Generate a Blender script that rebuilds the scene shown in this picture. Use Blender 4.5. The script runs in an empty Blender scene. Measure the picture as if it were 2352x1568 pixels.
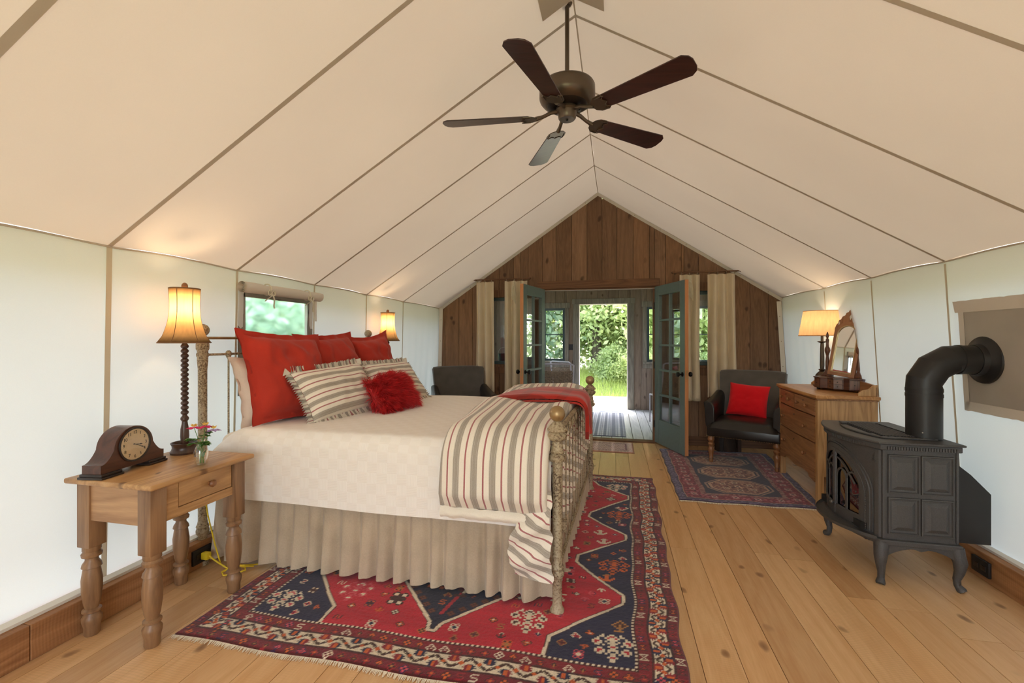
import bpy, bmesh, math, random
import numpy as np
from mathutils import Vector, Matrix, noise
random.seed(7); rng = np.random.default_rng(7)
PI = math.pi; R = math.radians
sc = bpy.context.scene; C = sc.collection

# ------------------------------------------------------------------ camera, sky, sun, exposure
cam = bpy.data.cameras.new('camera'); camo = bpy.data.objects.new('camera', cam); C.objects.link(camo)
cam.sensor_fit = 'HORIZONTAL'; cam.sensor_width = 36.0; cam.lens = 1020 / 2352 * 36.0
cam.shift_y = -6 / 2352; cam.clip_start = 0.05; cam.clip_end = 300
camo.location = (0, 0, 1.33); camo.rotation_euler = (PI / 2, 0, 0.2255)
sc.camera = camo
W = bpy.data.worlds.new('sky'); sc.world = W; W.use_nodes = True
wn = W.node_tree; bg = wn.nodes['Background']
sky = wn.nodes.new('ShaderNodeTexSky'); sky.sky_type = 'NISHITA'; sky.sun_disc = False
sky.sun_elevation = R(62); sky.sun_rotation = R(-14); sky.air_density = 1.0; sky.dust_density = 2.5; sky.ozone_density = 1.0
hs = wn.nodes.new('ShaderNodeHueSaturation'); hs.inputs['Saturation'].default_value = 0.45
wn.links.new(sky.outputs[0], hs.inputs['Color']); wn.links.new(hs.outputs[0], bg.inputs[0]); bg.inputs[1].default_value = 2.2
sun = bpy.data.lights.new('sun', 'SUN'); suno = bpy.data.objects.new('sun', sun); C.objects.link(suno)
sun.energy = 22.0; sun.angle = R(1.0); sun.color = (1.0, 0.95, 0.86)
suno.location = (-4, 20, 40); suno.rotation_euler = Vector((0.12, -0.40, -1.0)).to_track_quat('-Z', 'Y').to_euler()
sc.view_settings.view_transform = 'Standard'; sc.view_settings.look = 'None'
sc.view_settings.gamma = 1.0; sc.view_settings.use_curve_mapping = False
sc.view_settings.exposure = -0.08
cy = sc.cycles
cy.max_bounces = 9; cy.diffuse_bounces = 6; cy.glossy_bounces = 4; cy.transmission_bounces = 6; cy.transparent_max_bounces = 16
cy.use_denoising = True; cy.sample_clamp_indirect = 6.0; cy.caustics_reflective = False; cy.caustics_refractive = False

# ------------------------------------------------------------------ materials
def S(r, g, b):
    f = lambda c: ((c / 255) / 12.92 if c / 255 <= 0.04045 else ((c / 255 + 0.055) / 1.055) ** 2.4)
    return (f(r), f(g), f(b), 1.0)
class Mt:
    def __init__(s, name):
        s.m = bpy.data.materials.new(name); s.m.use_nodes = True; s.nt = s.m.node_tree; s.nt.nodes.clear()
        s.out = s.nt.nodes.new('ShaderNodeOutputMaterial')
    def n(s, t, inp=None, **props):
        nd = s.nt.nodes.new('ShaderNode' + t)
        for k, v in props.items(): setattr(nd, k, v)
        for k, v in (inp or {}).items():
            if isinstance(v, bpy.types.Node): v = v.outputs[0]
            if isinstance(v, bpy.types.NodeSocket): s.nt.links.new(v, nd.inputs[k])
            else: nd.inputs[k].default_value = v
        return nd
    def ramp(s, fac, stops, interp='LINEAR'):
        nd = s.n('ValToRGB', {'Fac': fac}); cr = nd.color_ramp; cr.interpolation = interp
        while len(cr.elements) < len(stops): cr.elements.new(0.5)
        for e, (p, c) in zip(cr.elements, stops):
            e.position = p; e.color = c if len(c) == 4 else (*c, 1)
        return nd
    def mix(s, fac, a, b, blend='MIX'):
        nd = s.n('Mix', data_type='RGBA', blend_type=blend)
        for i, v in ((0, fac), (6, a), (7, b)):
            if isinstance(v, bpy.types.Node): v = v.outputs[0]
            if isinstance(v, bpy.types.NodeSocket): s.nt.links.new(v, nd.inputs[i])
            else: nd.inputs[i].default_value = v
        return nd.outputs[2]
    def math(s, op, a, b=0.0, c=0.0):
        return s.n('Math', {0: a, 1: b, 2: c}, operation=op)
    def coord(s, scale=(1, 1, 1), rnd=False):
        tc = s.n('TexCoord'); v = tc.outputs['Object']
        if rnd:
            oi = s.n('ObjectInfo'); k = s.n('VectorMath', {0: (37.0, 91.0, 53.0), 3: oi.outputs['Random']}, operation='SCALE')
            v = s.n('VectorMath', {0: v, 1: k}, operation='ADD').outputs[0]
        return s.n('VectorMath', {0: v, 1: scale}, operation='MULTIPLY').outputs[0]
    def finish(s, color, rough=0.6, metal=0.0, bump=None, bstr=0.2, bdist=0.01, spec=0.5, sheen=0.0, coat=0.0, trans=0.0):
        b = s.n('BsdfPrincipled', {'Base Color': color, 'Roughness': rough, 'Metallic': metal, 'Specular IOR Level': spec})
        if sheen: b.inputs['Sheen Weight'].default_value = sheen
        if coat: b.inputs['Coat Weight'].default_value = coat; b.inputs['Coat Roughness'].default_value = 0.25
        if bump is not None:
            bp = s.n('Bump', {'Height': bump, 'Strength': bstr, 'Distance': bdist}); s.nt.links.new(bp.outputs[0], b.inputs['Normal'])
        sh = b.outputs[0]
        if trans:
            t = s.n('BsdfTranslucent', {'Color': color}); sh = s.n('MixShader', {0: trans, 1: b.outputs[0], 2: t.outputs[0]}).outputs[0]
        s.nt.links.new(sh, s.out.inputs[0]); return s.m

def plain(name, col, rough=0.6, metal=0.0, var=0.12, scale=12, bstr=0.12, **k):
    g = Mt(name); n = g.n('TexNoise', {'Vector': g.coord(), 'Scale': scale, 'Detail': 4.0})
    d = tuple(c * (1 - var) for c in col[:3]) + (1,); l = tuple(min(1, c * (1 + var)) for c in col[:3]) + (1,)
    return g.finish(g.ramp(n, [(0.3, d), (0.7, l)]).outputs[0], rough, metal, n, bstr, **k)

def wood(name, dark, light, axis='z', rough=0.5, ring=14, knots=0.0, rw=0.30, saw=False, rnd=True, var=0.0, bstr=0.15, spec=0.4, coat=0.0):
    g = Mt(name); st = {'x': (0.09, 1, 1), 'y': (1, 0.09, 1), 'z': (1, 1, 0.09)}[axis]
    v = g.coord(st, rnd)
    n1 = g.n('TexNoise', {'Vector': v, 'Scale': 5.0, 'Detail': 3.0, 'Distortion': 0.6})
    wv = g.math('FRACT', g.math('MULTIPLY', n1, ring * 0.8))
    tri = g.math('ABSOLUTE', g.math('SUBTRACT', g.math('MULTIPLY', wv, 2.0), 1.0))
    fine = g.n('TexNoise', {'Vector': v, 'Scale': 140.0, 'Detail': 3.0})
    big = g.n('TexNoise', {'Vector': v, 'Scale': 2.2, 'Detail': 2.0})
    f = g.math('ADD', g.math('MULTIPLY', tri, rw), g.math('ADD', g.math('MULTIPLY', fine, 0.30), g.math('MULTIPLY', big, 0.45)))
    col = g.ramp(f, [(0.25, dark), (0.78, light)]).outputs[0]
    if var:
        oi = g.n('ObjectInfo')
        tint = g.ramp(oi.outputs['Random'], [(0.0, (1 - var, 1 - var * 1.15, 1 - var * 1.3, 1)), (0.5, (1, 1, 1, 1)), (1.0, (1, 1 - 0.25 * var, 1 - 0.6 * var, 1))])
        col = g.mix(1.0, col, tint, 'MULTIPLY')
    hgt = f
    if knots:
        kv = g.coord({'x': (0.6, 1, 1), 'y': (1, 0.6, 1), 'z': (1, 1, 0.6)}[axis], rnd)
        if axis == 'z': kx = g.n('SeparateXYZ', {0: kv}); kv = g.n('CombineXYZ', {0: kx.outputs[0], 1: kx.outputs[2]}).outputs[0]
        kd = g.n('TexNoise', {'Vector': kv, 'Scale': 9.0, 'Detail': 2.0})
        kv2 = g.n('VectorMath', {0: kv, 1: g.n('VectorMath', {0: kd.outputs['Color'], 3: 0.06}, operation='SCALE')}, operation='ADD')
        vo = g.n('TexVoronoi', {'Vector': kv2, 'Scale': 4.2, 'Randomness': 1.0}, voronoi_dimensions='2D')
        k = g.ramp(vo, [(0.0, (1, 1, 1, 1)), (knots * 0.55, (0.75, 0.75, 0.75, 1)), (knots, (0, 0, 0, 1))])
        msk_ = g.ramp(g.n('TexNoise', {'Vector': kv, 'Scale': 1.7, 'Detail': 1.0}), [(0.46, (0, 0, 0, 1)), (0.54, (1, 1, 1, 1))])
        col = g.mix(g.math('MULTIPLY', g.math('MULTIPLY', k, msk_), 0.85), col, (dark[0] * .30, dark[1] * .22, dark[2] * .16, 1))
    if saw:
        sv = g.coord((1, 1, 1), rnd)
        r = g.n('VectorMath', {0: sv, 1: (0.9, 0.0, 0.0)}, operation='SUBTRACT')
        sw = g.n('TexWave', {'Vector': sv, 'Scale': 26.0, 'Distortion': 5.0, 'Detail': 1.0, 'Detail Scale': 0.4}, wave_type='BANDS', bands_direction='Y')
        msk = g.ramp(big, [(0.48, (0, 0, 0, 1)), (0.62, (1, 1, 1, 1))])
        s_ = g.math('MULTIPLY', sw, msk)
        col = g.mix(g.math('MULTIPLY', s_, 0.16), col, tuple(c * 0.55 for c in dark[:3]) + (1,))
        hgt = g.math('SUBTRACT', f, g.math('MULTIPLY', s_, 0.4))
    return g.finish(col, rough, 0.0, hgt, bstr, 0.004, spec, coat=coat)

def fabric(name, col, weave=500.0, rough=0.95, var=0.10, sheen=0.25, trans=0.0, wscale=6.0, bstr=0.25):
    g = Mt(name); v = g.coord()
    n = g.n('TexNoise', {'Vector': v, 'Scale': wscale, 'Detail': 5.0})
    a = g.n('TexNoise', {'Vector': g.coord((1, 1, 0.25)), 'Scale': weave, 'Detail': 1.0}); b = g.n('TexNoise', {'Vector': g.coord((0.25, 0.25, 1)), 'Scale': weave, 'Detail': 1.0})
    f = g.math('ADD', g.math('MULTIPLY', n, 0.6), g.math('MULTIPLY', g.math('ADD', a, b), 0.2))
    c = g.ramp(f, [(0.32, tuple(x * (1 - var * 1.6) for x in col[:3])), (0.68, tuple(min(1, x * (1 + var)) for x in col[:3]))]).outputs[0]
    return g.finish(c, rough, 0.0, f, bstr, 0.002, 0.2, sheen=sheen, trans=trans)

def canvas(name, dif, tra, fac):
    g = Mt(name); v = g.coord()
    n = g.n('TexNoise', {'Vector': v, 'Scale': 1.3, 'Detail': 4.0}); w = g.n('TexNoise', {'Vector': v, 'Scale': 260.0, 'Detail': 2.0})
    f = g.math('ADD', g.math('MULTIPLY', n, 0.75), g.math('MULTIPLY', w, 0.25))
    q = lambda col: g.ramp(f, [(0.3, tuple(x * 0.93 for x in col[:3])), (0.7, col[:3])]).outputs[0]
    d = g.n('BsdfDiffuse', {'Color': q(dif)}); t = g.n('BsdfTranslucent', {'Color': q(tra)})
    s = g.n('MixShader', {0: fac, 1: d.outputs[0], 2: t.outputs[0]}); g.nt.links.new(s.outputs[0], g.out.inputs[0]); return g.m

def stripes(name, base=S(236, 226, 208), grey=S(150, 138, 122), red=S(158, 62, 66), period=0.092):
    g = Mt(name); at = g.n('Attribute', attribute_name='sc')
    f = g.math('FRACT', g.math('DIVIDE', at.outputs['Fac'], period))
    lite = tuple(0.5 * (a + b) for a, b in zip(base, grey))
    col = g.ramp(f, [(0, red), (0.075, base), (0.33, lite), (0.345, base), (0.36, grey), (0.44, lite), (0.452, grey), (0.62, lite), (0.632, grey), (0.70, base), (0.715, lite), (0.73, base), (0.985, red)], 'CONSTANT').outputs[0]
    n = g.n('TexNoise', {'Vector': g.coord(), 'Scale': 400.0, 'Detail': 2.0}); n2 = g.n('TexNoise', {'Vector': g.coord(), 'Scale': 9.0, 'Detail': 3.0})
    col = g.mix(0.18, col, g.ramp(n, [(0.3, (0.45, 0.43, 0.4, 1)), (0.7, (0.9, 0.88, 0.85, 1))]))
    return g.finish(col, 0.95, 0.0, g.math('ADD', n, g.math('MULTIPLY', n2, 2.0)), 0.15, 0.003, 0.15, sheen=0.2)

def painted(name):
    g = Mt(name); at = g.n('Attribute', attribute_name='Col')
    n = g.n('TexNoise', {'Vector': g.coord(), 'Scale': 320.0, 'Detail': 2.0}); n2 = g.n('TexNoise', {'Vector': g.coord((1, 6, 1)), 'Scale': 5.0, 'Detail': 3.0})
    c = g.mix(0.30, at.outputs['Color'], g.ramp(n, [(0.3, (0.3, 0.3, 0.3, 1)), (0.7, (1.5, 1.5, 1.5, 1))]), 'MULTIPLY')
    c = g.mix(0.35, c, g.ramp(n2, [(0.3, (0.6, 0.6, 0.6, 1)), (0.7, (1.25, 1.25, 1.25, 1))]), 'MULTIPLY')
    return g.finish(c, 0.98, 0.0, n, 0.5, 0.004, 0.1, sheen=0.3)

def glass(name, tint=(1, 1, 1, 1), refl=0.08, rough=0.0, fr=0.6):
    g = Mt(name); t = g.n('BsdfTransparent', {'Color': tint}); gl = g.n('BsdfGlossy', {'Color': (1, 1, 1, 1), 'Roughness': rough})
    lw = g.n('LayerWeight', {'Blend': 0.25}); f = g.math('ADD', g.math('MULTIPLY', lw.outputs['Fresnel'], fr), refl)
    s = g.n('MixShader', {0: f, 1: t.outputs[0], 2: gl.outputs[0]}); g.nt.links.new(s.outputs[0], g.out.inputs[0]); return g.m

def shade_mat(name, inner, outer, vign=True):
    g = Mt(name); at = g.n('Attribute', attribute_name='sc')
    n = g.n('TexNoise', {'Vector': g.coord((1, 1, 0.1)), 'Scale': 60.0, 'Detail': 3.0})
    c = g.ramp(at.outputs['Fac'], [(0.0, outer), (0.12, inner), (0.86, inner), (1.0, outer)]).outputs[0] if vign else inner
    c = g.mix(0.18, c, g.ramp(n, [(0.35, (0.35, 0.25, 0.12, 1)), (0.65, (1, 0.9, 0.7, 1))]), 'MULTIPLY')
    d = g.n('BsdfDiffuse', {'Color': c}); t = g.n('BsdfTranslucent', {'Color': c})
    s = g.n('MixShader', {0: 0.6, 1: d.outputs[0], 2: t.outputs[0]}); g.nt.links.new(s.outputs[0], g.out.inputs[0]); return g.m

def leafmat(name, a, b):
    g = Mt(name); at = g.n('Attribute', attribute_name='sc'); c = g.ramp(at.outputs['Fac'], [(0.0, a), (1.0, b)]).outputs[0]
    d = g.n('BsdfDiffuse', {'Color': c}); t = g.n('BsdfTranslucent', {'Color': c})
    s = g.n('MixShader', {0: 0.5, 1: d.outputs[0], 2: t.outputs[0]}); g.nt.links.new(s.outputs[0], g.out.inputs[0]); return g.m

def iron_mat(name):
    g = Mt(name); v = g.coord()
    n = g.n('TexNoise', {'Vector': v, 'Scale': 100.0, 'Detail': 6.0, 'Roughness': 0.7}); n2 = g.n('TexNoise', {'Vector': v, 'Scale': 4.0, 'Detail': 3.0})
    f = g.math('ADD', g.math('MULTIPLY', n, 0.75), g.math('MULTIPLY', n2, 0.25))
    c = g.ramp(f, [(0.39, S(84, 66, 50)), (0.45, S(132, 112, 88)), (0.51, S(172, 156, 128)), (0.70, S(190, 176, 150))])
    return g.finish(c.outputs[0], 0.55, 0.15, f, 0.06, 0.0004, 0.4)

M = {}
M['wall'] = canvas('wall_canvas', (0.80, 0.81, 0.80), (0.77, 0.83, 0.89), 0.094)
M['roof'] = canvas('roof_canvas', (0.80, 0.715, 0.61), (0.60, 0.51, 0.40), 0.032)
M['seamw'] = canvas('seam_shadow_canvas', (0.70, 0.62, 0.48), (0.55, 0.45, 0.30), 0.12)
M['seamr'] = canvas('roof_seam_canvas', (0.58, 0.51, 0.42), (0.20, 0.16, 0.12), 0.03)
M['trimw'] = canvas('white_trim', (0.80, 0.75, 0.66), (0.5, 0.48, 0.4), 0.05)
M['floor'] = wood('pine_floor', S(202, 154, 104), S(234, 197, 150), 'y', 0.42, 9, knots=0.095, rw=0.16, saw=True, var=0.20, bstr=0.06, spec=0.6)
M['sub'] = plain('subfloor', S(90, 64, 40), 0.9)
M['beam'] = wood('sill_timber', S(128, 84, 50), S(178, 128, 84), 'y', 0.65, 12, saw=True, bstr=0.25)
M['board'] = wood('barn_board', S(100, 74, 55), S(166, 128, 98), 'z', 0.75, 12, knots=0.11, rw=0.12, var=0.28, bstr=0.3)
M['boardp'] = wood('porch_board', S(104, 90, 78), S(150, 132, 116), 'z', 0.75, 12, knots=0.10, rw=0.12, var=0.25, bstr=0.3)
M['trimb'] = wood('dark_trim_x', S(78, 52, 36), S(128, 90, 62), 'x', 0.7, 14)
M['trimbz'] = wood('dark_trim_z', S(78, 52, 36), S(128, 90, 62), 'z', 0.7, 14)
M['trimp'] = wood('porch_trim', S(92, 86, 76), S(138, 130, 116), 'z', 0.7, 14)
M['deck'] = wood('porch_floor_paint', S(178, 182, 192), S(214, 216, 222), 'y', 0.5, 10, knots=0.06, var=0.08)
M['deckout'] = wood('weathered_deck', S(178, 172, 164), S(214, 208, 200), 'y', 0.8, 10, knots=0.05, var=0.08)
M['green'] = plain('green_paint', S(100, 118, 118), 0.38, var=0.06, scale=30)
M['greend'] = plain('dark_green_paint', S(52, 70, 72), 0.4, var=0.06, scale=30)
M['edge'] = wood('raw_fir_edge', S(180, 116, 72), S(208, 146, 98), 'z', 0.55, 8)
M['black'] = plain('black_metal', S(26, 25, 25), 0.35, 0.6, var=0.15)
M['pane'] = glass('window_pane', (0.96, 0.98, 0.97, 1), 0.04)
_g = Mt('clear_vinyl'); _r = _g.n('BsdfRefraction', {'Color': (0.80, 0.88, 0.92, 1), 'Roughness': 0.22, 'IOR': 1.06}); _q = _g.n('BsdfGlossy', {'Roughness': 0.2}); _s = _g.n('MixShader', {0: 0.06, 1: _r.outputs[0], 2: _q.outputs[0]}); _g.nt.links.new(_s.outputs[0], _g.out.inputs[0]); M['vinyl'] = _g.m
M['iron'] = iron_mat('aged_iron')
M['brass'] = plain('aged_brass', S(168, 140, 100), 0.4, 0.7, var=0.2)
M['linen'] = fabric('linen_skirt', S(188, 170, 146), 380, var=0.14)
M['curtain'] = fabric('linen_curtain', S(222, 206, 178), 380, var=0.05, trans=0.10)
M['bcurtain'] = fabric('brown_curtain', S(108, 88, 72), 380, var=0.10)
M['red'] = fabric('brick_red_velvet', S(180, 56, 42), 700, var=0.10, sheen=0.12)
M['bred'] = fabric('bright_red_wool', S(205, 16, 28), 500, var=0.08, sheen=0.2)
M['fur'] = plain('red_fur', S(204, 40, 44), 0.6, var=0.30, scale=25)
M['white'] = fabric('cream_cotton', S(232, 220, 204), 500, var=0.06)
M['stripe'] = stripes('ticking_stripe')
M['stripe2'] = stripes('ticking_stripe_wide', period=0.085)
M['leather'] = plain('black_leather', S(32, 29, 27), 0.30, var=0.25, scale=8, bstr=0.15)
M['leatherb'] = plain('charcoal_velvet', S(72, 66, 60), 0.6, var=0.18, scale=9, sheen=0.35)
M['pine'] = wood('waxed_pine_y', S(150, 108, 66), S(204, 160, 108), 'y', 0.42, 12, knots=0.06, coat=0.1)
M['pinez'] = wood('waxed_pine_z', S(108, 78, 54), S(162, 124, 88), 'z', 0.42, 10, knots=0.045, coat=0.1)
M['pinex'] = wood('waxed_pine_x', S(146, 106, 74), S(196, 156, 114), 'x', 0.5, 10)
M['oakx'] = wood('oak_front', S(126, 86, 56), S(174, 128, 88), 'x', 0.4, 18, coat=0.15)
M['oakz'] = wood('oak_side', S(154, 114, 72), S(206, 164, 114), 'z', 0.45, 20, coat=0.1)
M['oaky'] = wood('oak_top', S(156, 106, 58), S(206, 152, 94), 'x', 0.4, 14, coat=0.15)
M['turn'] = wood('turned_leg_wood', S(110, 72, 44), S(156, 106, 66), 'z', 0.4, 10, coat=0.15)
M['mahog'] = wood('mahogany', S(60, 34, 24), S(96, 56, 40), 'x', 0.35, 12, coat=0.3)
M['mahogz'] = wood('mahogany_z', S(74, 44, 30), S(124, 78, 54), 'z', 0.35, 12, coat=0.3)
M['crest'] = wood('carved_walnut', S(130, 84, 52), S(172, 118, 78), 'z', 0.4, 12, coat=0.2)
M['ebon'] = plain('ebonised_wood', S(38, 28, 24), 0.35, var=0.2)
M['dkturn'] = wood('dark_turned_wood', S(46, 30, 24), S(86, 60, 48), 'z', 0.35, 10, coat=0.2)
M['stove'] = plain('cast_iron', S(74, 73, 73), 0.5, 0.15, var=0.10, scale=160, bstr=0.25)
M['pipe'] = plain('matt_black_steel', S(44, 43, 43), 0.42, 0.4, var=0.08)
M['soot'] = plain('firebox_soot', S(18, 16, 16), 0.9)
M['firegl'] = glass('fire_glass', (0.30, 0.26, 0.32, 1), 0.22)
M['log'] = wood('charred_log', S(30, 24, 20), S(96, 70, 50), 'x', 0.9, 20)
M['sheet'] = plain('galvanised_plate', S(184, 176, 166), 0.45, 0.15, var=0.10, scale=4)
M['fanblade'] = wood('walnut_blade', S(40, 20, 18), S(66, 36, 32), 'x', 0.32, 10, coat=0.3)
M['bronze'] = plain('oil_rubbed_bronze', S(96, 84, 72), 0.36, 0.75, var=0.12)
M['bronzed'] = plain('dark_bronze', S(46, 40, 36), 0.4, 0.7, var=0.12)
M['dial'] = plain('aged_dial', S(242, 216, 174), 0.5, var=0.06, scale=20)
M['ink'] = plain('dial_ink', S(34, 28, 24), 0.6)
M['cglass'] = glass('clock_glass', (1, 1, 1, 1), 0.05)
M['vase'] = glass('vase_glass', (0.93, 0.97, 0.95, 1), 0.10)
M['mirror'] = Mt('mirror_silver').finish((0.86, 0.88, 0.86, 1), 0.02, 1.0)
M['cord'] = plain('yellow_cord', S(226, 196, 40), 0.5)
M['box'] = plain('outlet_black', S(28, 26, 26), 0.5)
M['shade'] = shade_mat('parchment_shade', (0.66, 0.42, 0.19, 1), (0.13, 0.07, 0.03, 1))
M['burlap'] = shade_mat('burlap_shade', (0.60, 0.40, 0.22, 1), (0.60, 0.40, 0.22, 1), False)
M['rust'] = plain('shade_trim', S(120, 84, 50), 0.7)
M['carpet'] = painted('knotted_wool')
M['fringe'] = fabric('rug_fringe', S(226, 212, 186), 500)
M['wicker'] = plain('woven_rush', S(150, 134, 116), 0.8, var=0.3, scale=40)
M['bluish'] = plain('white_frame_paint', S(196, 194, 204), 0.5, var=0.08)
M['maroon'] = fabric('maroon_cushion', S(150, 28, 48), 500)
M['teal'] = plain('teal_glaze', S(30, 52, 60), 0.25, var=0.2)
M['tape'] = canvas('blind_canvas', (0.76, 0.70, 0.62), (0.4, 0.37, 0.32), 0.06)
M['tie'] = fabric('cotton_tie', S(214, 206, 186), 500)
M['mesh'] = plain('grey_webbing', S(150, 146, 138), 0.8)
M['stump'] = wood('dark_stump', S(40, 28, 22), S(76, 54, 40), 'z', 0.8, 14)
M['rope'] = fabric('cotton_rope', S(206, 196, 170), 500)
M['bulb'] = Mt('lamp_bulb'); _g = M['bulb']; _e = _g.n('Emission', {'Color': (1.0, 0.74, 0.42, 1), 'Strength': 22.0}); _g.nt.links.new(_e.outputs[0], _g.out.inputs[0]); M['bulb'] = _g.m
M['leafa'] = leafmat('leaf_fresh', S(150, 174, 104), S(238, 242, 188))
M['leafb'] = leafmat('leaf_deep', S(136, 164, 112), S(226, 236, 184))
M['leafc'] = leafmat('leaf_blue', S(134, 164, 144), S(214, 230, 208))
M['grass'] = leafmat('meadow_grass', S(160, 186, 92), S(232, 238, 160))
M['bark'] = wood('grey_bark', S(70, 62, 54), S(132, 122, 110), 'z', 0.9, 16, bstr=0.5)
M['soil'] = plain('lawn_soil', S(128, 134, 104), 0.95, var=0.25, scale=3)
M['stem'] = plain('green_stem', S(92, 130, 62), 0.6)
M['petal'] = plain('pink_petal', S(214, 52, 110), 0.6, var=0.15)
M['petalv'] = plain('violet_petal', S(176, 150, 200), 0.6, var=0.15)
M['petaly'] = plain('yellow_petal', S(224, 190, 96), 0.6, var=0.15)
M['leafv'] = plain('bouquet_leaf', S(72, 118, 48), 0.6, var=0.25)
M['gold'] = plain('brass_tack', S(176, 150, 110), 0.35, 0.8)

# ------------------------------------------------------------------ mesh helpers
class MB:
    def __init__(s): s.v = []; s.f = []; s.s = []
    def add(s, vs, fs, sv=None):
        o = len(s.v); s.v += [tuple(p) for p in vs]; s.f += [tuple(i + o for i in f) for f in fs]
        s.s += list(sv) if sv is not None else [0.0] * len(vs); return s
    def box(s, x0, x1, y0, y1, z0, z1, mtx=None):
        vs = [(x, y, z) for z in (z0, z1) for y in (y0, y1) for x in (x0, x1)]
        if mtx is not None: vs = [tuple(mtx @ Vector(p)) for p in vs]
        return s.add(vs, [(0, 2, 3, 1), (4, 5, 7, 6), (0, 1, 5, 4), (2, 6, 7, 3), (0, 4, 6, 2), (1, 3, 7, 5)])
    def rbox(s, x0, x1, y0, y1, z0, z1, r=0.01, seg=3, mtx=None):
        bm = bmesh.new(); bmesh.ops.create_cube(bm, size=1.0)
        for v in bm.verts: v.co = Vector((x0 + (v.co.x + .5) * (x1 - x0), y0 + (v.co.y + .5) * (y1 - y0), z0 + (v.co.z + .5) * (z1 - z0)))
        bmesh.ops.bevel(bm, geom=bm.edges[:], offset=r, segments=seg, affect='EDGES', profile=0.5)
        bm.verts.index_update(); vs = [v.co.copy() for v in bm.verts]; fs = [[v.index for v in f.verts] for f in bm.faces]; bm.free()
        if mtx is not None: vs = [mtx @ p for p in vs]
        return s.add(vs, fs)
    def grid(s, fn, nu, nv, cu=False, cv=False, sfn=None):
        """fn(i,j) -> point for i in 0..nu, j in 0..nv"""
        ku = nu if cu else nu + 1; kv = nv if cv else nv + 1
        vs = [fn(i, j) for i in range(ku) for j in range(kv)]
        sv = [sfn(i, j) for i in range(ku) for j in range(kv)] if sfn else None
        fs = [(i * kv + j, ((i + 1) % ku) * kv + j, ((i + 1) % ku) * kv + (j + 1) % kv, i * kv + (j + 1) % kv) for i in range(nu) for j in range(nv)]
        return s.add(vs, fs, sv)
    def lathe(s, prof, n=24, c=(0, 0, 0), mtx=None, caps=True, sv=None):
        vs = []
        for r, z in prof:
            for k in range(n):
                a = 2 * PI * k / n; p = Vector((r * math.cos(a), r * math.sin(a), z))
                if mtx is not None: p = mtx @ p
                vs.append((p.x + c[0], p.y + c[1], p.z + c[2]))
        fs = [(i * n + k, i * n + (k + 1) % n, (i + 1) * n + (k + 1) % n, (i + 1) * n + k) for i in range(len(prof) - 1) for k in range(n)]
        if caps: fs += [tuple(reversed(range(n))), tuple((len(prof) - 1) * n + k for k in range(n))]
        return s.add(vs, fs, [q for q in sv for _ in range(n)] if sv else None)
    def tube(s, pts, r, n=8, closed=False, caps=True):
        pts = [Vector(p) for p in pts]; m = len(pts); rs = r if isinstance(r, (list, tuple)) else [r] * m
        vs = []; up = None
        for i, p in enumerate(pts):
            a = pts[i - 1] if (i > 0 or closed) else p; b = pts[(i + 1) % m] if (i < m - 1 or closed) else p
            t = (b - a).normalized() if (b - a).length > 1e-9 else Vector((0, 0, 1))
            if up is None: up = Vector((0, 0, 1)) if abs(t.z) < 0.9 else Vector((1, 0, 0))
            u = (up - t * up.dot(t)); u = u.normalized() if u.length > 1e-6 else t.orthogonal().normalized(); w = t.cross(u); up = u
            for k in range(n):
                an = 2 * PI * k / n; vs.append(p + (u * math.cos(an) + w * math.sin(an)) * rs[i])
        mm = m if closed else m - 1
        fs = [(i * n + k, i * n + (k + 1) % n, ((i + 1) % m) * n + (k + 1) % n, ((i + 1) % m) * n + k) for i in range(mm) for k in range(n)]
        if caps and not closed: fs += [tuple(reversed(range(n))), tuple((m - 1) * n + k for k in range(n))]
        return s.add(vs, fs)
    def prism(s, out, a0, a1, plane='xz', mtx=None):
        n = len(out)
        q = {'xz': lambda p, a: (p[0], a, p[1]), 'xy': lambda p, a: (p[0], p[1], a), 'yz': lambda p, a: (a, p[0], p[1])}[plane]
        vs = [q(p, a0) for p in out] + [q(p, a1) for p in out]
        if mtx is not None: vs = [tuple(mtx @ Vector(p)) for p in vs]
        fs = [tuple(range(n)), tuple(reversed(range(n, 2 * n)))] + [(i, i + n, (i + 1) % n + n, (i + 1) % n) for i in range(n)]
        return s.add(vs, fs)
    def sphere(s, c, r, n=10, m=6, sx=1, sy=1, sz=1):
        return s.lathe([(max(1e-4, r * math.sin(PI * i / m)), -r * math.cos(PI * i / m)) for i in range(m + 1)], n, c, Matrix.Diagonal((sx, sy, sz, 1)), caps=False)
    def build(s, name, mt, parent=None, smooth=True, bevel=0.0, ang=38, fixn=True):
        me = bpy.data.meshes.new(name); me.from_pydata(s.v, [], s.f)
        if any(s.s):
            at = me.attributes.new('sc', 'FLOAT', 'POINT'); at.data.foreach_set('value', np.array(s.s, dtype=np.float32))
        if fixn:
            bm = bmesh.new(); bm.from_mesh(me); bmesh.ops.recalc_face_normals(bm, faces=bm.faces); bm.to_mesh(me); bm.free()
        me.materials.append(M[mt] if isinstance(mt, str) else mt)
        if smooth:
            me.shade_smooth(); me.set_sharp_from_angle(angle=R(ang))
        o = bpy.data.objects.new(name, me); C.objects.link(o)
        if parent is not None: o.parent = parent
        if bevel:
            b = o.modifiers.new('edge', 'BEVEL'); b.width = bevel; b.segments = 2; b.limit_method = 'ANGLE'; b.angle_limit = R(40)
        return o

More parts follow.
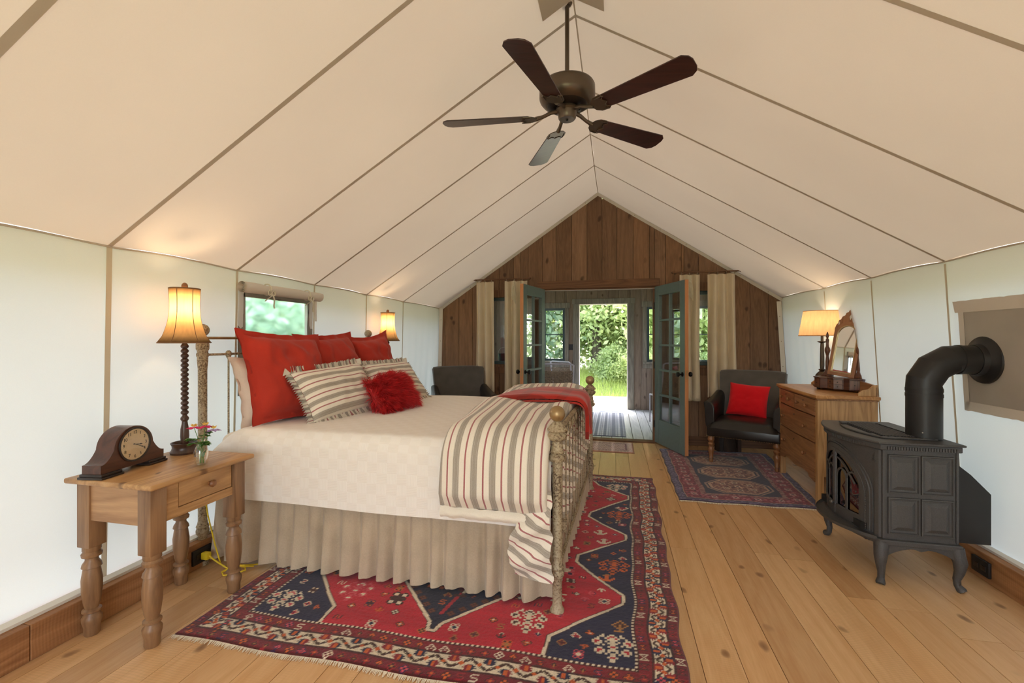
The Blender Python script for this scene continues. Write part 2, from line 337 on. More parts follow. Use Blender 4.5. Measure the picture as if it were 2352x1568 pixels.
def empty(name, loc=(0, 0, 0), rz=0.0):
    o = bpy.data.objects.new(name, None); C.objects.link(o); o.empty_display_size = 0.1
    o.location = loc; o.rotation_euler = (0, 0, rz); return o
def tag(o, label=None, cat=None, group=None, kind=None):
    if label: o['label'] = label
    if cat: o['category'] = cat
    if group: o['group'] = group
    if kind: o['kind'] = kind
    return o
def thing(name, label, cat, loc=(0, 0, 0), rz=0.0, group=None): return tag(empty(name, loc, rz), label, cat, group)
def structure(name, loc=(0, 0, 0), label=None): return tag(empty(name, loc), label, None, None, 'structure')
def dup(root, loc=None, rz=None, label=None):
    r = root.copy(); C.objects.link(r)
    if loc is not None: r.location = loc
    if rz is not None: r.rotation_euler = (r.rotation_euler[0], r.rotation_euler[1], rz)
    if label: r['label'] = label
    for ch in list(root.children):
        c = ch.copy(); C.objects.link(c); c.parent = r; c.matrix_parent_inverse = ch.matrix_parent_inverse.copy()
        for gch in list(ch.children):
            d = gch.copy(); C.objects.link(d); d.parent = c; d.matrix_parent_inverse = gch.matrix_parent_inverse.copy()
    return r
def lerp(a, b, t): return a + (b - a) * t
def nz(x, y, z=0.0): return noise.noise(Vector((x, y, z)))
# ------------------------------------------------------------------ the tent
YG = 5.93; YB = -2.3                      # far gable (inner face), near end behind the camera
XL, XR, XE_L, XE_R, XRG = -2.46, 2.06, -2.42, 1.965, -0.205
BAY = [YB, -1.43, -0.645, 0.14, 0.925, 1.685, 2.445, 3.22, 4.015, 4.81, YG]
def ridge_z(y): return float(np.interp(y, [-2.3, 0.9, 1.685, 2.445, 3.22, 4.015, 4.81, YG], [3.04, 3.06, 3.08, 3.10, 3.13, 3.155, 3.18, 3.25]))
def eave_z(side, y): return 1.785 - (0.006 * max(0, y - 2)) if side < 0 else float(np.interp(y, [2, YG], [1.79, 1.825]))
# floor
fl = structure('floor')
MB().box(-2.6, 2.3, YB - .1, YG + .12, -0.10, -0.022).build('subfloor', 'sub', fl, False)
xs = [-2.6]; widths = [0.19, 0.15, 0.17, 0.14, 0.19, 0.16, 0.15]
while xs[-1] < 2.3: xs.append(xs[-1] + widths[len(xs) % 7])
def board_mesh(w, l, th=0.022):
    b = MB(); b.box(-w / 2 + .0013, w / 2 - .0013, -l / 2 + .001, l / 2 - .001, -th, 0); return b
cuts = {}
for i in range(len(xs) - 1):
    ys = [YB - 0.1]; y = ys[0] + random.uniform(0.6, 2.6)
    while y < YG - 0.3: ys.append(y); y += random.uniform(2.0, 3.4)
    ys.append(YG + 0.1)
    for a, b in zip(ys[:-1], ys[1:]):
        w, l = xs[i + 1] - xs[i], b - a
        o = board_mesh(w, l).build('floor_board', 'floor', fl, False)
        o.location = ((xs[i] + xs[i + 1]) / 2, (a + b) / 2, random.uniform(-0.0006, 0.0006))
# ceiling: canvas panels, bay by bay
cl = structure('ceiling')
OV = 0.20                                  # the roof canvas runs on past the wall as an overhang
for side, xe in ((-1, XE_L), (1, XE_R)):
    for k in range(len(BAY) - 1):
        y0, y1 = BAY[k], BAY[k + 1]
        def fn(i, j, y0=y0, y1=y1, side=side, xe=xe):
            y = lerp(y0, y1, i / 10); q = j / 14
            ze, zr = eave_z(side, y), ridge_z(y)
            x = lerp(XRG, xe, q); z = lerp(zr, ze, q)
            sag = math.sin(PI * i / 10) * (0.010 + 0.016 * q ** 6)
            return (x, y, z + sag * 0.6 + 0.004 * nz(x * 2, y * 2, side))
        MB().grid(fn, 10, 14).build('roof_panel', 'roof', cl)
    def ov(i, j, side=side, xe=xe):
        y = lerp(YB, YG, i / 20); z = eave_z(side, y); sl = (ridge_z(y) - z) / abs(XRG - xe); d = OV * j / 2
        return (xe + side * d, y, z - sl * d + 0.004)
    MB().grid(ov, 20, 2).build('overhang', 'roof', cl)
for k, y in enumerate(BAY[1:-1]):
    for side, xe in ((-1, XE_L), (1, XE_R)):
        def sf(i, j, y=y, side=side, xe=xe):
            q = i / 10; w = 0.030 if y < 1.2 else 0.022
            x = lerp(XRG, xe, q); z = lerp(ridge_z(y), eave_z(side, y), q)
            return (x, y + w * (j / 1 - 0.5), z - 0.003)
        MB().grid(sf, 10, 1).build('roof_seam', 'seamr', cl)
def rs(i, j):
    y = lerp(YB, YG, i / 20); return (XRG + 0.004 * (j - 1), y, ridge_z(y) - 0.004 - 0.002 * (1 - abs(j - 1)))
MB().grid(rs, 20, 2).build('ridge_seam', 'seamr', cl)
for side, xe in ((-1, XE_L), (1, XE_R)):
    pts = []
    for i in range(81):
        y = lerp(YB, YG, i / 80); k = max(j for j in range(len(BAY)) if BAY[j] <= y + 1e-6); k = min(k, len(BAY) - 2)
        t = (y - BAY[k]) / (BAY[k + 1] - BAY[k]); pts.append((xe - side * 0.004, y, eave_z(side, y) - 0.004 + 0.012 * math.sin(PI * t)))
    MB().tube(pts, 0.005, 5).build('eave_hem', 'seamr', cl)
    def patch(i, j, side=side, xe=xe):            # canvas patch under the ridge where the fan rod hangs
        q = 0.072 * i / 3; y = lerp(1.98, 2.31, j / 4)
        return (lerp(XRG, xe, q), y, lerp(ridge_z(y), eave_z(side, y), q) - 0.006)
    MB().grid(patch, 3, 4).build('ridge_patch', 'seamr', cl)
# side walls
WIN = (2.505, 3.165, 0.98, 1.655)                # rolled-up window opening in the left wall (y0, y1, z0, z1)
def wall_x(side, z):
    return lerp(XL, XE_L, z / 1.785) if side < 0 else lerp(XR, XE_R, max(0, z - 0.15) / 1.63)
for side, nm in ((-1, 'wall_left'), (1, 'wall_right')):
    wl = structure(nm)
    for k in range(len(BAY) - 1):
        y0, y1 = BAY[k], BAY[k + 1]; hole = side < 0 and abs(y0 - 2.445) < .01
        def fn(y, z, y0=y0, y1=y1, side=side):
            t = (y - y0) / (y1 - y0); fd = max(0, 1 - z / 1.76); rip = fd * 2 * (0.006 * math.sin(PI * t) + (0.005 * math.sin(y * 34 + 2 * nz(y, z)) * (1 if y > 4.8 else 0.18)))
            top = eave_z(side, y) + 0.012 * math.sin(PI * t)
            return (wall_x(side, z) + side * (rip + (.001 if z > 1.75 else 0)), y, z if z < 1.7 else lerp(1.7, top + .016, (z - 1.7) / 0.085))
        ysx = list(np.linspace(y0, y1, 9 if y0 < 4.5 else 41)); zsx = list(np.linspace(0.02, 1.785, 13))
        if hole:
            ysx = sorted(set(ysx + [WIN[0], WIN[1]])); zsx = sorted(set(zsx + [WIN[2], WIN[3]]))
        b = MB(); n2 = len(zsx); b.v = [fn(y, z) for y in ysx for z in zsx]; b.s = [0.0] * len(b.v)
        for i in range(len(ysx) - 1):
            for j in range(n2 - 1):
                cyy, czz = (ysx[i] + ysx[i + 1]) / 2, (zsx[j] + zsx[j + 1]) / 2
                if hole and WIN[0] < cyy < WIN[1] and WIN[2] < czz < WIN[3]: continue
                b.f.append((i * n2 + j, (i + 1) * n2 + j, (i + 1) * n2 + j + 1, i * n2 + j + 1))
        b.build('canvas_panel', 'wall', wl)
    for y in BAY[1:-1]:
        w = 0.026 if y < 2 else 0.017
        MB().grid(lambda i, j, y=y, side=side, w=w: (wall_x(side, lerp(0.05, 1.78, i / 8)) - side * 0.004, y + w * (j - .5), lerp(0.05, 1.785, i / 8)), 8, 1).build('wall_seam_shadow', 'seamw', wl)  # seam strip, its tint standing in for shadows of poles and overlaps outside
    # timber sill along the foot of the wall
    bb = structure('baseboard_left' if side < 0 else 'baseboard_right')
    xf, xb = (-2.345, XL - .03) if side < 0 else (1.985, XR + .05)
    lo, hi = min(xf, xb), max(xf, xb)
    for a, b_ in (((YB, 1.34), (1.342, 4.1), (4.102, YG)) if side < 0 else ((YB, 1.9), (1.902, YG))):
        o = MB().box(lo, hi, -(b_ - a) / 2, (b_ - a) / 2, 0, 0.150).build('sill_timber', 'beam', bb, False, 0.004); o.location = (0, (a + b_) / 2, 0)
    o = MB().box(min(xf, xf + side * 0.05) + (side * .045), max(xf, xf + side * 0.05) + (side * .045), YB, YG, 0.150, 0.163).build('hem_batten', 'trimw', bb, False)
# near end behind the camera: unseen canvas gable, its opening added to let in fill daylight
wb = structure('wall_back')
g0 = MB()
for x0, x1 in ((XL, -1.15), (0.75, XR)):
    g0.prism([(x0, 0), (x1, 0), (x1, min(eave_z(-1, 0) + (x1 - XE_L) / (XRG - XE_L) * 1.26, eave_z(1, 0) + (XE_R - x1) / (XE_R - XRG) * 1.26)), (x0, 1.8 if x0 > -2 and x0 < 0 else 1.78)] if x0 < 0 else [(x0, 0), (x1, 0), (x1, 1.7), (x0, 1.79 + (XE_R - x0) / (XE_R - XRG) * 1.25)], YB, YB + 0.01)
g0.build('canvas_panel', 'wall', wb, False)
MB().prism([(-1.15, 2.15), (0.75, 2.15), (0.75, 2.48), (XRG, 3.04), (-1.15, 2.48)], YB, YB + 0.01).build('canvas_panel', 'wall', wb, False)

# ------------------------------------------------------------------ far gable of vertical boards
def roof_top(x):
    return (lerp(3.25, eave_z(-1, YG), (XRG - x) / (XRG - XE_L)) if x < XRG else lerp(3.25, eave_z(1, YG), (x - XRG) / (XE_R - XRG)))
DO = (-0.945, 0.505, 1.995)               # french door opening
GW = ((-1.76, -1.24, 0.98, 1.90), (0.86, 1.34, 1.0, 1.93))  # gable windows
gw = structure('wall_far')
bx = [XL - 0.06]
while bx[-1] < XR: bx.append(bx[-1] + (0.197, 0.188, 0.205, 0.200)[len(bx) % 4])
def clip_board(x0, x1, z0, ztop):            # polygon between z0 and the roof line
    if ztop is not None: return [(x0, z0), (x1, z0), (x1, ztop), (x0, ztop)]
    p = [(x0, z0), (x1, z0), (x1, roof_top(x1) + .03)]
    if x0 < XRG < x1: p.append((XRG, roof_top(XRG) + .03))
    p.append((x0, roof_top(x0) + .03)); return p
def add_board(x0, x1, z0, ztop, y, mt, par, clip=True):
    g = 0.0018; pr = random.uniform(0, 0.004); xc = (x0 + x1) / 2
    poly = [(px - xc + (g if px == x0 else (-g if px == x1 else 0)), pz) for px, pz in (clip_board(x0, x1, z0, ztop))]
    o = MB().prism(poly, -pr, 0.022).build('wall_board', mt, par, False, 0.003); o.location = (xc, y, 0); return o
def split_spans(x0, x1, opens):                # split a board at opening edges
    e = sorted({x0, x1} | {v for o in opens for v in (o[0], o[1]) if x0 + .01 < v < x1 - .01}); return list(zip(e[:-1], e[1:]))
opens = [(DO[0], DO[1], 0.0, DO[2])] + list(GW)
for a, b in zip(bx[:-1], bx[1:]):
    for x0, x1 in split_spans(a, b, opens):
        xm = (x0 + x1) / 2; hit = [o for o in opens if o[0] < xm < o[1]]
        if not hit: add_board(x0, x1, 0, None, YG, 'board', gw)
        else:
            o = hit[0]
            if o[2] > 0.05: add_board(x0, x1, 0, o[2], YG, 'board', gw)
            add_board(x0, x1, o[3], None, YG, 'board', gw)
# lining seen from the porch side closes the wall
lin = MB()
for x0, x1, z0, z1 in ((XL - .06, GW[0][0], 0, 1.75), (GW[0][1], DO[0], 0, 2.2), (DO[1], GW[1][0], 0, 2.2), (GW[1][1], XR, 0, 1.75), (GW[0][0], GW[0][1], 0, GW[0][2]), (GW[0][0], GW[0][1], GW[0][3], 2.05),
                       (GW[1][0], GW[1][1], 0, GW[1][2]), (GW[1][0], GW[1][1], GW[1][3], 2.05)):
    lin.box(x0, x1, YG + .024, YG + .085, z0, z1)
lin.prism([(DO[0], DO[2]), (DO[1], DO[2]), (DO[1], 2.75), (XRG, 3.2), (DO[0], 2.75)], YG + .024, YG + .085)
lin.prism([(XL + .02, 1.76), (XR - .02, 1.76), (XR - .06, 1.86), (XRG, 3.23), (XE_L, 1.82)], YG + .085, YG + .10) if False else None
lin.prism([(-1.72, 2.18), (DO[0], 2.18), (DO[0], 2.78), (-.98, 2.78)], YG + .024, YG + .085); lin.prism([(DO[1], 2.18), (1.32, 2.18), (.62, 2.72), (DO[1], 2.78)], YG + .024, YG + .085)
lin.build('lining', 'boardp', gw, False)
t1 = structure('trim_1')                       # door head casing, jambs, sill
MB().box(DO[0] - .06, DO[1] + .06, YG - .024, YG, DO[2] + .004, DO[2] + .105).build('head_casing', 'trimb', t1, False, .003)
MB().box(DO[0] - .03, DO[1] + .03, YG - .012, YG + .10, DO[2] - .018, DO[2] + .003).build('head_jamb', 'trimb', t1, False, .002)
MB().box(DO[0] - .004, DO[1] + .004, YG - .018, YG - .010, DO[2] - .022, DO[2] - .018).build('weather_strip', 'sheet', t1, False)
for x in (DO[0], DO[1]):
    MB().box(x - .017, x + .017, YG - .004, YG + .10, 0, DO[2] - .018).build('side_jamb', 'trimbz', t1, False, .002)
MB().box(DO[0], DO[1], YG - .02, YG + .11, 0.0, 0.018).build('threshold', 'trimb', t1, False, .003)
t2 = structure('trim_2')                       # white canvas edging of the gable
for side, xe in ((-1, XE_L), (1, XE_R)):
    o = MB().grid(lambda i, j, side=side, xe=xe: (lerp(XRG, xe, i / 20), YG - 0.035 + 0.033 * (1 - j) + 0.004 * nz(i * .7, j, side), lerp(3.25, eave_z(side, YG), i / 20) - (0.010 if j else 0.045)), 20, 1)
    o.build('edge_flap', 'trimw', t2)
    x0 = wall_x(side, 0.9)
    MB().grid(lambda i, j, side=side: (wall_x(side, 1.78 * i / 6) - side * (0.012 + 0.045 * j), YG - 0.012 - 0.02 * (1 - j), 1.78 * i / 6), 6, 1).build('corner_strip', 'trimw', t2)
    for i in range(7):
        q = (i + .5) / 7; MB().sphere((lerp(XRG, xe, q), YG - .03, lerp(3.25, eave_z(side, YG), q) - .030), .005, 6, 4).build('screw', 'iron', t2)
    for i in range(4):
        MB().sphere((wall_x(side, .7 + .3 * i) - side * .04, YG - .03, .7 + .3 * i), .005, 6, 4).build('screw', 'iron', t2)
bbf = structure('baseboard_far')
for x0, x1 in ((XL, DO[0] - .05), (DO[1] + .05, XR)):
    MB().box(x0, x1, YG - .022, YG, 0, .10).build('skirting', 'trimb', bbf, False, .003)
    MB().box(x0, x1, YG - .03, YG, .10, .112).build('skirting_cap', 'trimb', bbf, False, .002)
def window(name, x0, x1, z0, z1, y, frm, sash, bars_x=(), bars_z=(), axis='x', dy=1, sill=True, open_h=False):
    """a framed window in a plane of constant y (axis x) or constant x (axis y); dy points out of the room"""
    w = structure(name)
    def bx_(b, a0, a1, d0, d1, c0, c1):
        lo, hi = min(y + dy * d0, y + dy * d1), max(y + dy * d0, y + dy * d1)
        if axis == 'x': b.box(a0, a1, lo, hi, c0, c1)
        else: b.box(lo, hi, a0, a1, c0, c1)
        return b
    t = .075
    for nm, a in (('side_casing', (x0 - t, x0)), ('side_casing', (x1, x1 + t))): bx_(MB(), *a, -.022, 0.0, z0 - .02, z1).build(nm, frm, w, False, .003)
    bx_(MB(), x0 - t - .02, x1 + t + .02, -.026, 0, z1, z1 + .10).build('head_casing', frm, w, False, .003)
    if sill:
        bx_(MB(), x0 - t, x1 + t, -.05, .02, z0 - .035, z0).build('sill', frm, w, False, .003)
        bx_(MB(), x0 - t, x1 + t, -.02, 0, z0 - .12, z0 - .035).build('apron', frm, w, False, .003)
    s = .045
    f = MB(); bx_(f, x0, x0 + s, .02, .055, z0, z1); bx_(f, x1 - s, x1, .02, .055, z0, z1); bx_(f, x0 + s, x1 - s, .02, .055, z1 - s, z1); bx_(f, x0 + s, x1 - s, .02, .055, z0, z0 + s)
    fo = f.build('sash', sash, w, False, .002)
    for q in bars_x: bx_(MB(), lerp(x0, x1, q) - .009, lerp(x0, x1, q) + .009, .022, .052, z0 + s, z1 - s).build('glazing_bar', sash, fo, False)
    for q in bars_z: bx_(MB(), x0 + s, x1 - s, .022, .052, lerp(z0, z1, q) - .009, lerp(z0, z1, q) + .009).build('glazing_bar', sash, fo, False)
    ex = [x0 + s] + [lerp(x0, x1, q) for q in bars_x] + [x1 - s]; ez = [z0 + s] + [lerp(z0, z1, q) for q in bars_z] + [z1 - s]
    for a0, a1 in zip(ex[:-1], ex[1:]):
        for c0, c1 in zip(ez[:-1], ez[1:]): bx_(MB(), a0, a1, .036, .039, c0, c1).build('pane', 'pane', fo, False)
    return w
window('window_2', *GW[0], YG, 'trimbz', 'greend', (), ())
window('window_3', *GW[1], YG, 'trimbz', 'greend', (), ())
# ------------------------------------------------------------------ french doors
def french_door(name, hinge, ang, w, mirror):
    """leaf along local +x from the hinge, thickness in y"""
    d = structure(name, (hinge[0], hinge[1], 0.0)); d.rotation_euler = (0, 0, ang)
    H0, H1, th = 0.022, 1.992, 0.044; st, tr, br = 0.105, 0.12, 0.30
    zz = [H0 + br + (H1 - tr - H0 - br) * k / 5 for k in range(6)]; xm = w / 2
    def bar(x0, x1, z0, z1, y0=0, y1=th, nm='stile', mt='green', bv=.003): return MB().box(x0, x1, y0, y1, z0, z1).build(nm, mt, d, False, bv)
    bar(0.002, st, H0, H1); bar(w - st, w, H0, H1); bar(st, w - st, H1 - tr, H1, nm='top_rail'); bar(st, w - st, H0, H0 + br, nm='bottom_rail')
    bar(xm - .012, xm + .012, H0 + br, H1 - tr, .006, th - .006, 'muntin')
    for z in zz[1:-1]: bar(st, w - st, z - .012, z + .012, .005, th - .005, 'muntin')
    for k in range(5):
        for a, b in ((st, xm - .012), (xm + .012, w - st)):
            bar(a, b, zz[k] + (.012 if k else 0), zz[k + 1] - (.012 if k < 4 else 0), th / 2 - .002, th / 2 + .002, 'pane', 'pane', 0)
    bar(w, w + .0035, H0, H1, .001, th - .001, 'lock_edge', 'edge', 0)
    bar(w + .0035, w + .005, .88, .98, .010, th - .010, 'latch_plate', 'brass', 0)
    for sgn, y0 in ((1, th), (-1, 0)):
        mt = Matrix.Translation((w - .052, y0, .93)) @ Matrix.Rotation(-sgn * PI / 2, 4, 'X')
        MB().lathe([(.027, 0), (.027, .005), (.020, .009), (.010, .013), (.009, .032), (.016, .036), (.027, .046), (.029, .056), (.024, .067), (.010, .072)], 18, mtx=mt).build('knob', 'black', d)
    for z in (.25, 1.0, 1.75):
        MB().tube([(-.004, -.004, z - .045), (-.004, -.004, z + .045)], .007, 8).build('hinge', 'black', d)
    return d
def leaf_angle(h, f): return math.atan2(f[1] - h[1], f[0] - h[0])
hl, hr = (-.945, YG - .01), (.505, YG - .01)
french_door('door_1', hl, leaf_angle(hl, (-1.10, 5.21)), .715, False)
french_door('door_2', (hr[0] + .0, hr[1]), leaf_angle(hr, (.765, 5.27)), .715, True)

# ------------------------------------------------------------------ the porch beyond the doors
YP = 8.66; PO = (-0.66, 0.255, 2.0)
PW = ((-2.10, -0.93, 0.90, 1.93), (0.60, 1.76, 0.90, 1.93))
pf = structure('floor_porch')
MB().box(-2.5, 2.1, YG + .1, YP + .08, -.12, -.024).build('joists', 'sub', pf, False)
x = -2.46
while x < 2.05:
    o = MB().box(-.066, .066, -(YP - YG - .04) / 2, (YP - YG - .04) / 2, -.022, -.001).build('porch_plank', 'deck', pf, False, .002); o.location = (x, (YP + YG + .18) / 2 , 0); x += .139
wp = structure('wall_porch_front')
bx2 = [-2.5]
while bx2[-1] < 2.1: bx2.append(bx2[-1] + (0.20, 0.19, 0.21)[len(bx2) % 3])
po = [(PO[0], PO[1], 0.0, PO[2])] + list(PW)
for a, b in zip(bx2[:-1], bx2[1:]):
    for x0, x1 in split_spans(a, b, po):
        xm = (x0 + x1) / 2; hit = [o for o in po if o[0] < xm < o[1]]
        if not hit: add_board(x0, x1, 0, 2.42, YP, 'boardp', wp)
        else:
            o = hit[0]
            if o[2] > .05: add_board(x0, x1, 0, o[2], YP, 'boardp', wp)
            add_board(x0, x1, o[3], 2.42, YP, 'boardp', wp)
bk = MB()
for x0, x1, z0, z1 in ((-2.5, PW[0][0], 0, 2.42), (PW[0][1], PO[0], 0, 2.42), (PO[1], PW[1][0], 0, 2.42), (PW[1][1], 2.12, 0, 2.42), (PW[0][0], PW[0][1], 0, .9), (PW[0][0], PW[0][1], 1.93, 2.42), (PW[1][0], PW[1][1], 0, .9), (PW[1][0], PW[1][1], 1.93, 2.42), (PO[0], PO[1], 2.0, 2.42)):
    bk.box(x0, x1, YP + .023, YP + .075, z0, z1)
bk.build('lining', 'boardp', wp, False)
t3 = structure('trim_3')                        # porch doorway casing
for x0, x1 in ((PO[0] - .11, PO[0]), (PO[1], PO[1] + .11)): MB().box(x0, x1, YP - .024, YP - .002, 0, PO[2] + .0).build('side_casing', 'trimp', t3, False, .003)
MB().box(PO[0] - .13, PO[1] + .13, YP - .026, YP - .002, PO[2], PO[2] + .10).build('head_casing', 'trimp', t3, False, .003)
for x in (PO[0], PO[1]): MB().box(x - .012, x + .012, YP - .002, YP + .09, 0, PO[2]).build('door_stop', 'trimw', t3, False)
MB().box(PO[0] - .012, PO[1] + .012, YP - .002, YP + .09, PO[2] - .012, PO[2]).build('door_stop', 'trimw', t3, False)
MB().box(PO[0], PO[1], YP - .03, YP + .12, -.002, .014).build('threshold', 'trimw', t3, False, .003)
window('window_4', *PW[0], YP, 'trimp', 'greend', (1 / 3, 2 / 3), (0.5,))
window('window_5', *PW[1], YP, 'trimp', 'greend', (1 / 3, 2 / 3), (0.5,))
for nm, xw, dx in (('wall_porch_left', -2.46, -1), ('wall_porch_right', 2.06, 1)):
    w_ = structure(nm); y = YG + .09; SWY = (6.55, 8.25)
    while y < YP - .01:
        y1 = min(y + .2, YP)
        for z0, z1 in (((0, .85), (1.98, 2.42)) if SWY[0] - .05 < (y + y1) / 2 < SWY[1] + .05 else ((0, 2.42),)):
            MB().box(min(xw, xw + dx * .03), max(xw, xw + dx * .03), y + .002, y1 - .002, z0, z1).build('wall_board', 'boardp', w_, False, .0015)
        y = y1
    window('window_6' if dx < 0 else 'window_7', 6.62, 8.18, .90, 1.93, xw, 'trimp', 'greend', (1 / 3, 2 / 3), (0.5,), axis='y', dy=dx)
cp = structure('ceiling_porch')
x = -2.5
while x < 2.1:
    MB().box(x + .002, min(x + .2, 2.1) - .002, YG + .09, YP + .5, 2.42, 2.445).build('ceiling_board', 'boardp', cp, False); x += .2
# ------------------------------------------------------------------ outside: deck and meadow
dk = structure('deck')
x = -2.6
while x < 2.2:
    MB().box(x + .004, x + .135, YP + .10, 10.7, -.06, -.022).build('deck_board', 'deckout', dk, False); x += .139
MB().box(-2.6, 2.2, 10.66, 10.70, -.32, -.06).build('rim_joist', 'deckout', dk, False)
gr = MB()
def gz(x, y): return -.34 + .05 * nz(x * .12, y * .12) + .42 * min(1, max(0, (y - 10.5) / 4.0))
gr.grid(lambda i, j: (-60 + 120 * i / 60, -50 + 120 * j / 60, gz(-60 + 2 * i, -50 + 2 * j)), 60, 60)
go = gr.build('ground', 'soil', None); tag(go, kind='structure')
# ------------------------------------------------------------------ the bed
BX0, BX1, BY0, BY1 = -2.37, -0.235, 2.15, 3.965      # headboard posts .. foot posts
bed = thing('iron_bed', 'aged cream iron bedstead with ball-topped posts standing on the large red rug', 'bed', (BX0, (BY0 + BY1) / 2, 0))
def bx1(y): return -.268 + .0347 * (y - 2.15)          # the foot end stands slightly askew
def bl(p): return (p[0] - BX0, p[1] - (BY0 + BY1) / 2, p[2])
class BB(MB):
    def build(s, name, mt, parent=None, **k):
        s.v = [bl(p) for p in s.v]; return MB.build(s, name, mt, parent, **k)
def post(x, y, zt, foot):
    b = BB(); r = .0235
    prof = [(.033, 0), (.035, .02), (.026, .035), (r, .045), (r, .17), (.033, .185), (.035, .20), (.030, .215), (.034, .225), (.027, .24), (r, .26), (r, zt - .27)]
    if foot: prof += [(.036, zt - .266), (.043, zt - .252), (.043, zt - .240), (.031, zt - .230), (.038, zt - .222), (.030, zt - .212), (.025, zt - .17), (.040, zt - .162), (.049, zt - .146), (.050, zt - .138), (.036, zt - .126), (.047, zt - .118), (.048, zt - .110), (.030, zt - .088), (.013, zt - .07)]
    else: prof += [(.028, zt - .22), (.028, zt - .16), (.034, zt - .15), (.034, zt - .12), (.024, zt - .10), (.012, zt - .08)]
    b.lathe(prof, 20, (x, y, 0)); o = b.build('post', 'iron', bed)
    bb = BB(); bb.sphere((x, y, zt - .038), .039 if foot else .036, 16, 10); bb.build('ball_finial', 'brass' if foot else 'iron', o); return o
for y in (BY0, BY1): post(BX0, y, 1.42, False); post(bx1(y), y, 1.005, True)
BB().tube([(BX0, BY0, 1.335), (BX0, BY1, 1.335)], .0085, 10).build('head_rail', 'brass', bed)
BB().tube([(BX0, BY0, 1.235), (BX0, BY1, 1.235)], .0075, 10).build('head_rail', 'iron', bed)
BB().tube([(BX0, BY0, .42), (BX0, BY1, .42)], .009, 10).build('head_rail', 'iron', bed)
for k in range(9):
    y = lerp(BY0, BY1, (k + 1) / 10)
    BB().tube([(BX0, y, .42), (BX0, y, 1.235)], .0055, 8).build('spindle', 'iron', bed)
    BB().lathe([(.006, -.03), (.014, -.018), (.019, 0), (.016, .014), (.008, .022)], 12, (BX0, y, 1.235)).build('knuckle', 'iron', bed)
for y in (BY0, BY1): BB().lathe([(.026, -.016), (.032, -.006), (.032, .008), (.026, .016)], 14, (BX0, y, 1.235)).build('knuckle', 'iron', bed)
BB().tube([(bx1(BY0), BY0, .875), (bx1(BY1), BY1, .875)], .013, 10).build('foot_rail', 'iron', bed)
BB().tube([(bx1(BY0), BY0, .20), (bx1(BY1), BY1, .20)], .010, 10).build('foot_rail', 'iron', bed)
for k in range(11):
    y = lerp(BY0, BY1, (k + 1) / 12); BX = bx1(y)
    BB().tube([(BX, y, .20), (BX, y, .865)], .0040, 8).build('spindle', 'iron', bed)
    BB().lathe([(.005, -.045), (.010, -.032), (.013, -.018), (.010, -.004), (.008, .01)], 10, (BX, y, .85)).build('knuckle', 'iron', bed)
    BB().lathe([(.006, -.012), (.011, 0), (.006, .012)], 10, (BX, y, .20)).build('knuckle', 'iron', bed)
for y in (BY0 + .14, BY1 - .06): BB().box(BX0, BX1, y - .012, y + .012, .34, .40).build('side_rail', 'iron', bed, smooth=False)
BB().rbox(BX0 + .04, BX1 - .09, BY0 + .13, BY1 - .05, .34, .56, .05, 3).build('box_spring', 'linen', bed)
BB().rbox(BX0 + .04, BX1 - .09, BY0 + .06, BY1 - .05, .56, .76, .06, 4).build('mattress', 'white', bed)

# gathered linen skirt round near side and foot
sk = MB()
path = [Vector((BX0 + .05, BY0 + .085, 0)), Vector((bx1(BY0) - .085, BY0 + .085, 0)), Vector((bx1(BY0) - .055, BY0 + .11, 0)), Vector((bx1(BY1) - .04, BY1 - .06, 0))]
pl = [0.0]
for a, b in zip(path[:-1], path[1:]): pl.append(pl[-1] + (b - a).length)
def along(s):
    for k in range(len(path) - 1):
        if s <= pl[k + 1] or k == len(path) - 2:
            d = (path[k + 1] - path[k]).normalized(); return path[k] + d * (s - pl[k]), Vector((d.y, -d.x, 0))
def phase(s): return s * 60 + 3.6 * nz(s * 2.3, 1.7) + 1.4 * nz(s * 7.0, 9.0)
NS = 520
def skf(i, j):
    s = pl[-1] * i / NS; t = j / 16; p, n = along(s); amp = (0.006 + 0.030 * t ** 0.7) * (0.75 + .6 * nz(s * 3, 4))
    if s > pl[1]: amp *= .55
    w = math.sin(phase(s)); w = w + .28 * math.sin(2 * phase(s) + 1) + .35 * nz(s * 30, t * 1.5)
    gather = .003 * math.sin(s * 210 + 2 * nz(s * 9, 3)) * max(0, 1 - t * 5)
    fl = (0.030 + .028 * t) if s < pl[1] else (.015 + .02 * t)
    lift = .010 * nz(s * 5, 2.2) + 0.004
    q = p + n * (amp * w + gather + fl)
    return (q.x, q.y, lerp(.415, .028 + max(0, lift), t))
sk.grid(skf, NS, 16)
tag(sk.build('bed_skirt', 'linen', None, fixn=False), 'gathered oatmeal linen bed skirt hanging below the cream coverlet', 'bed skirt')

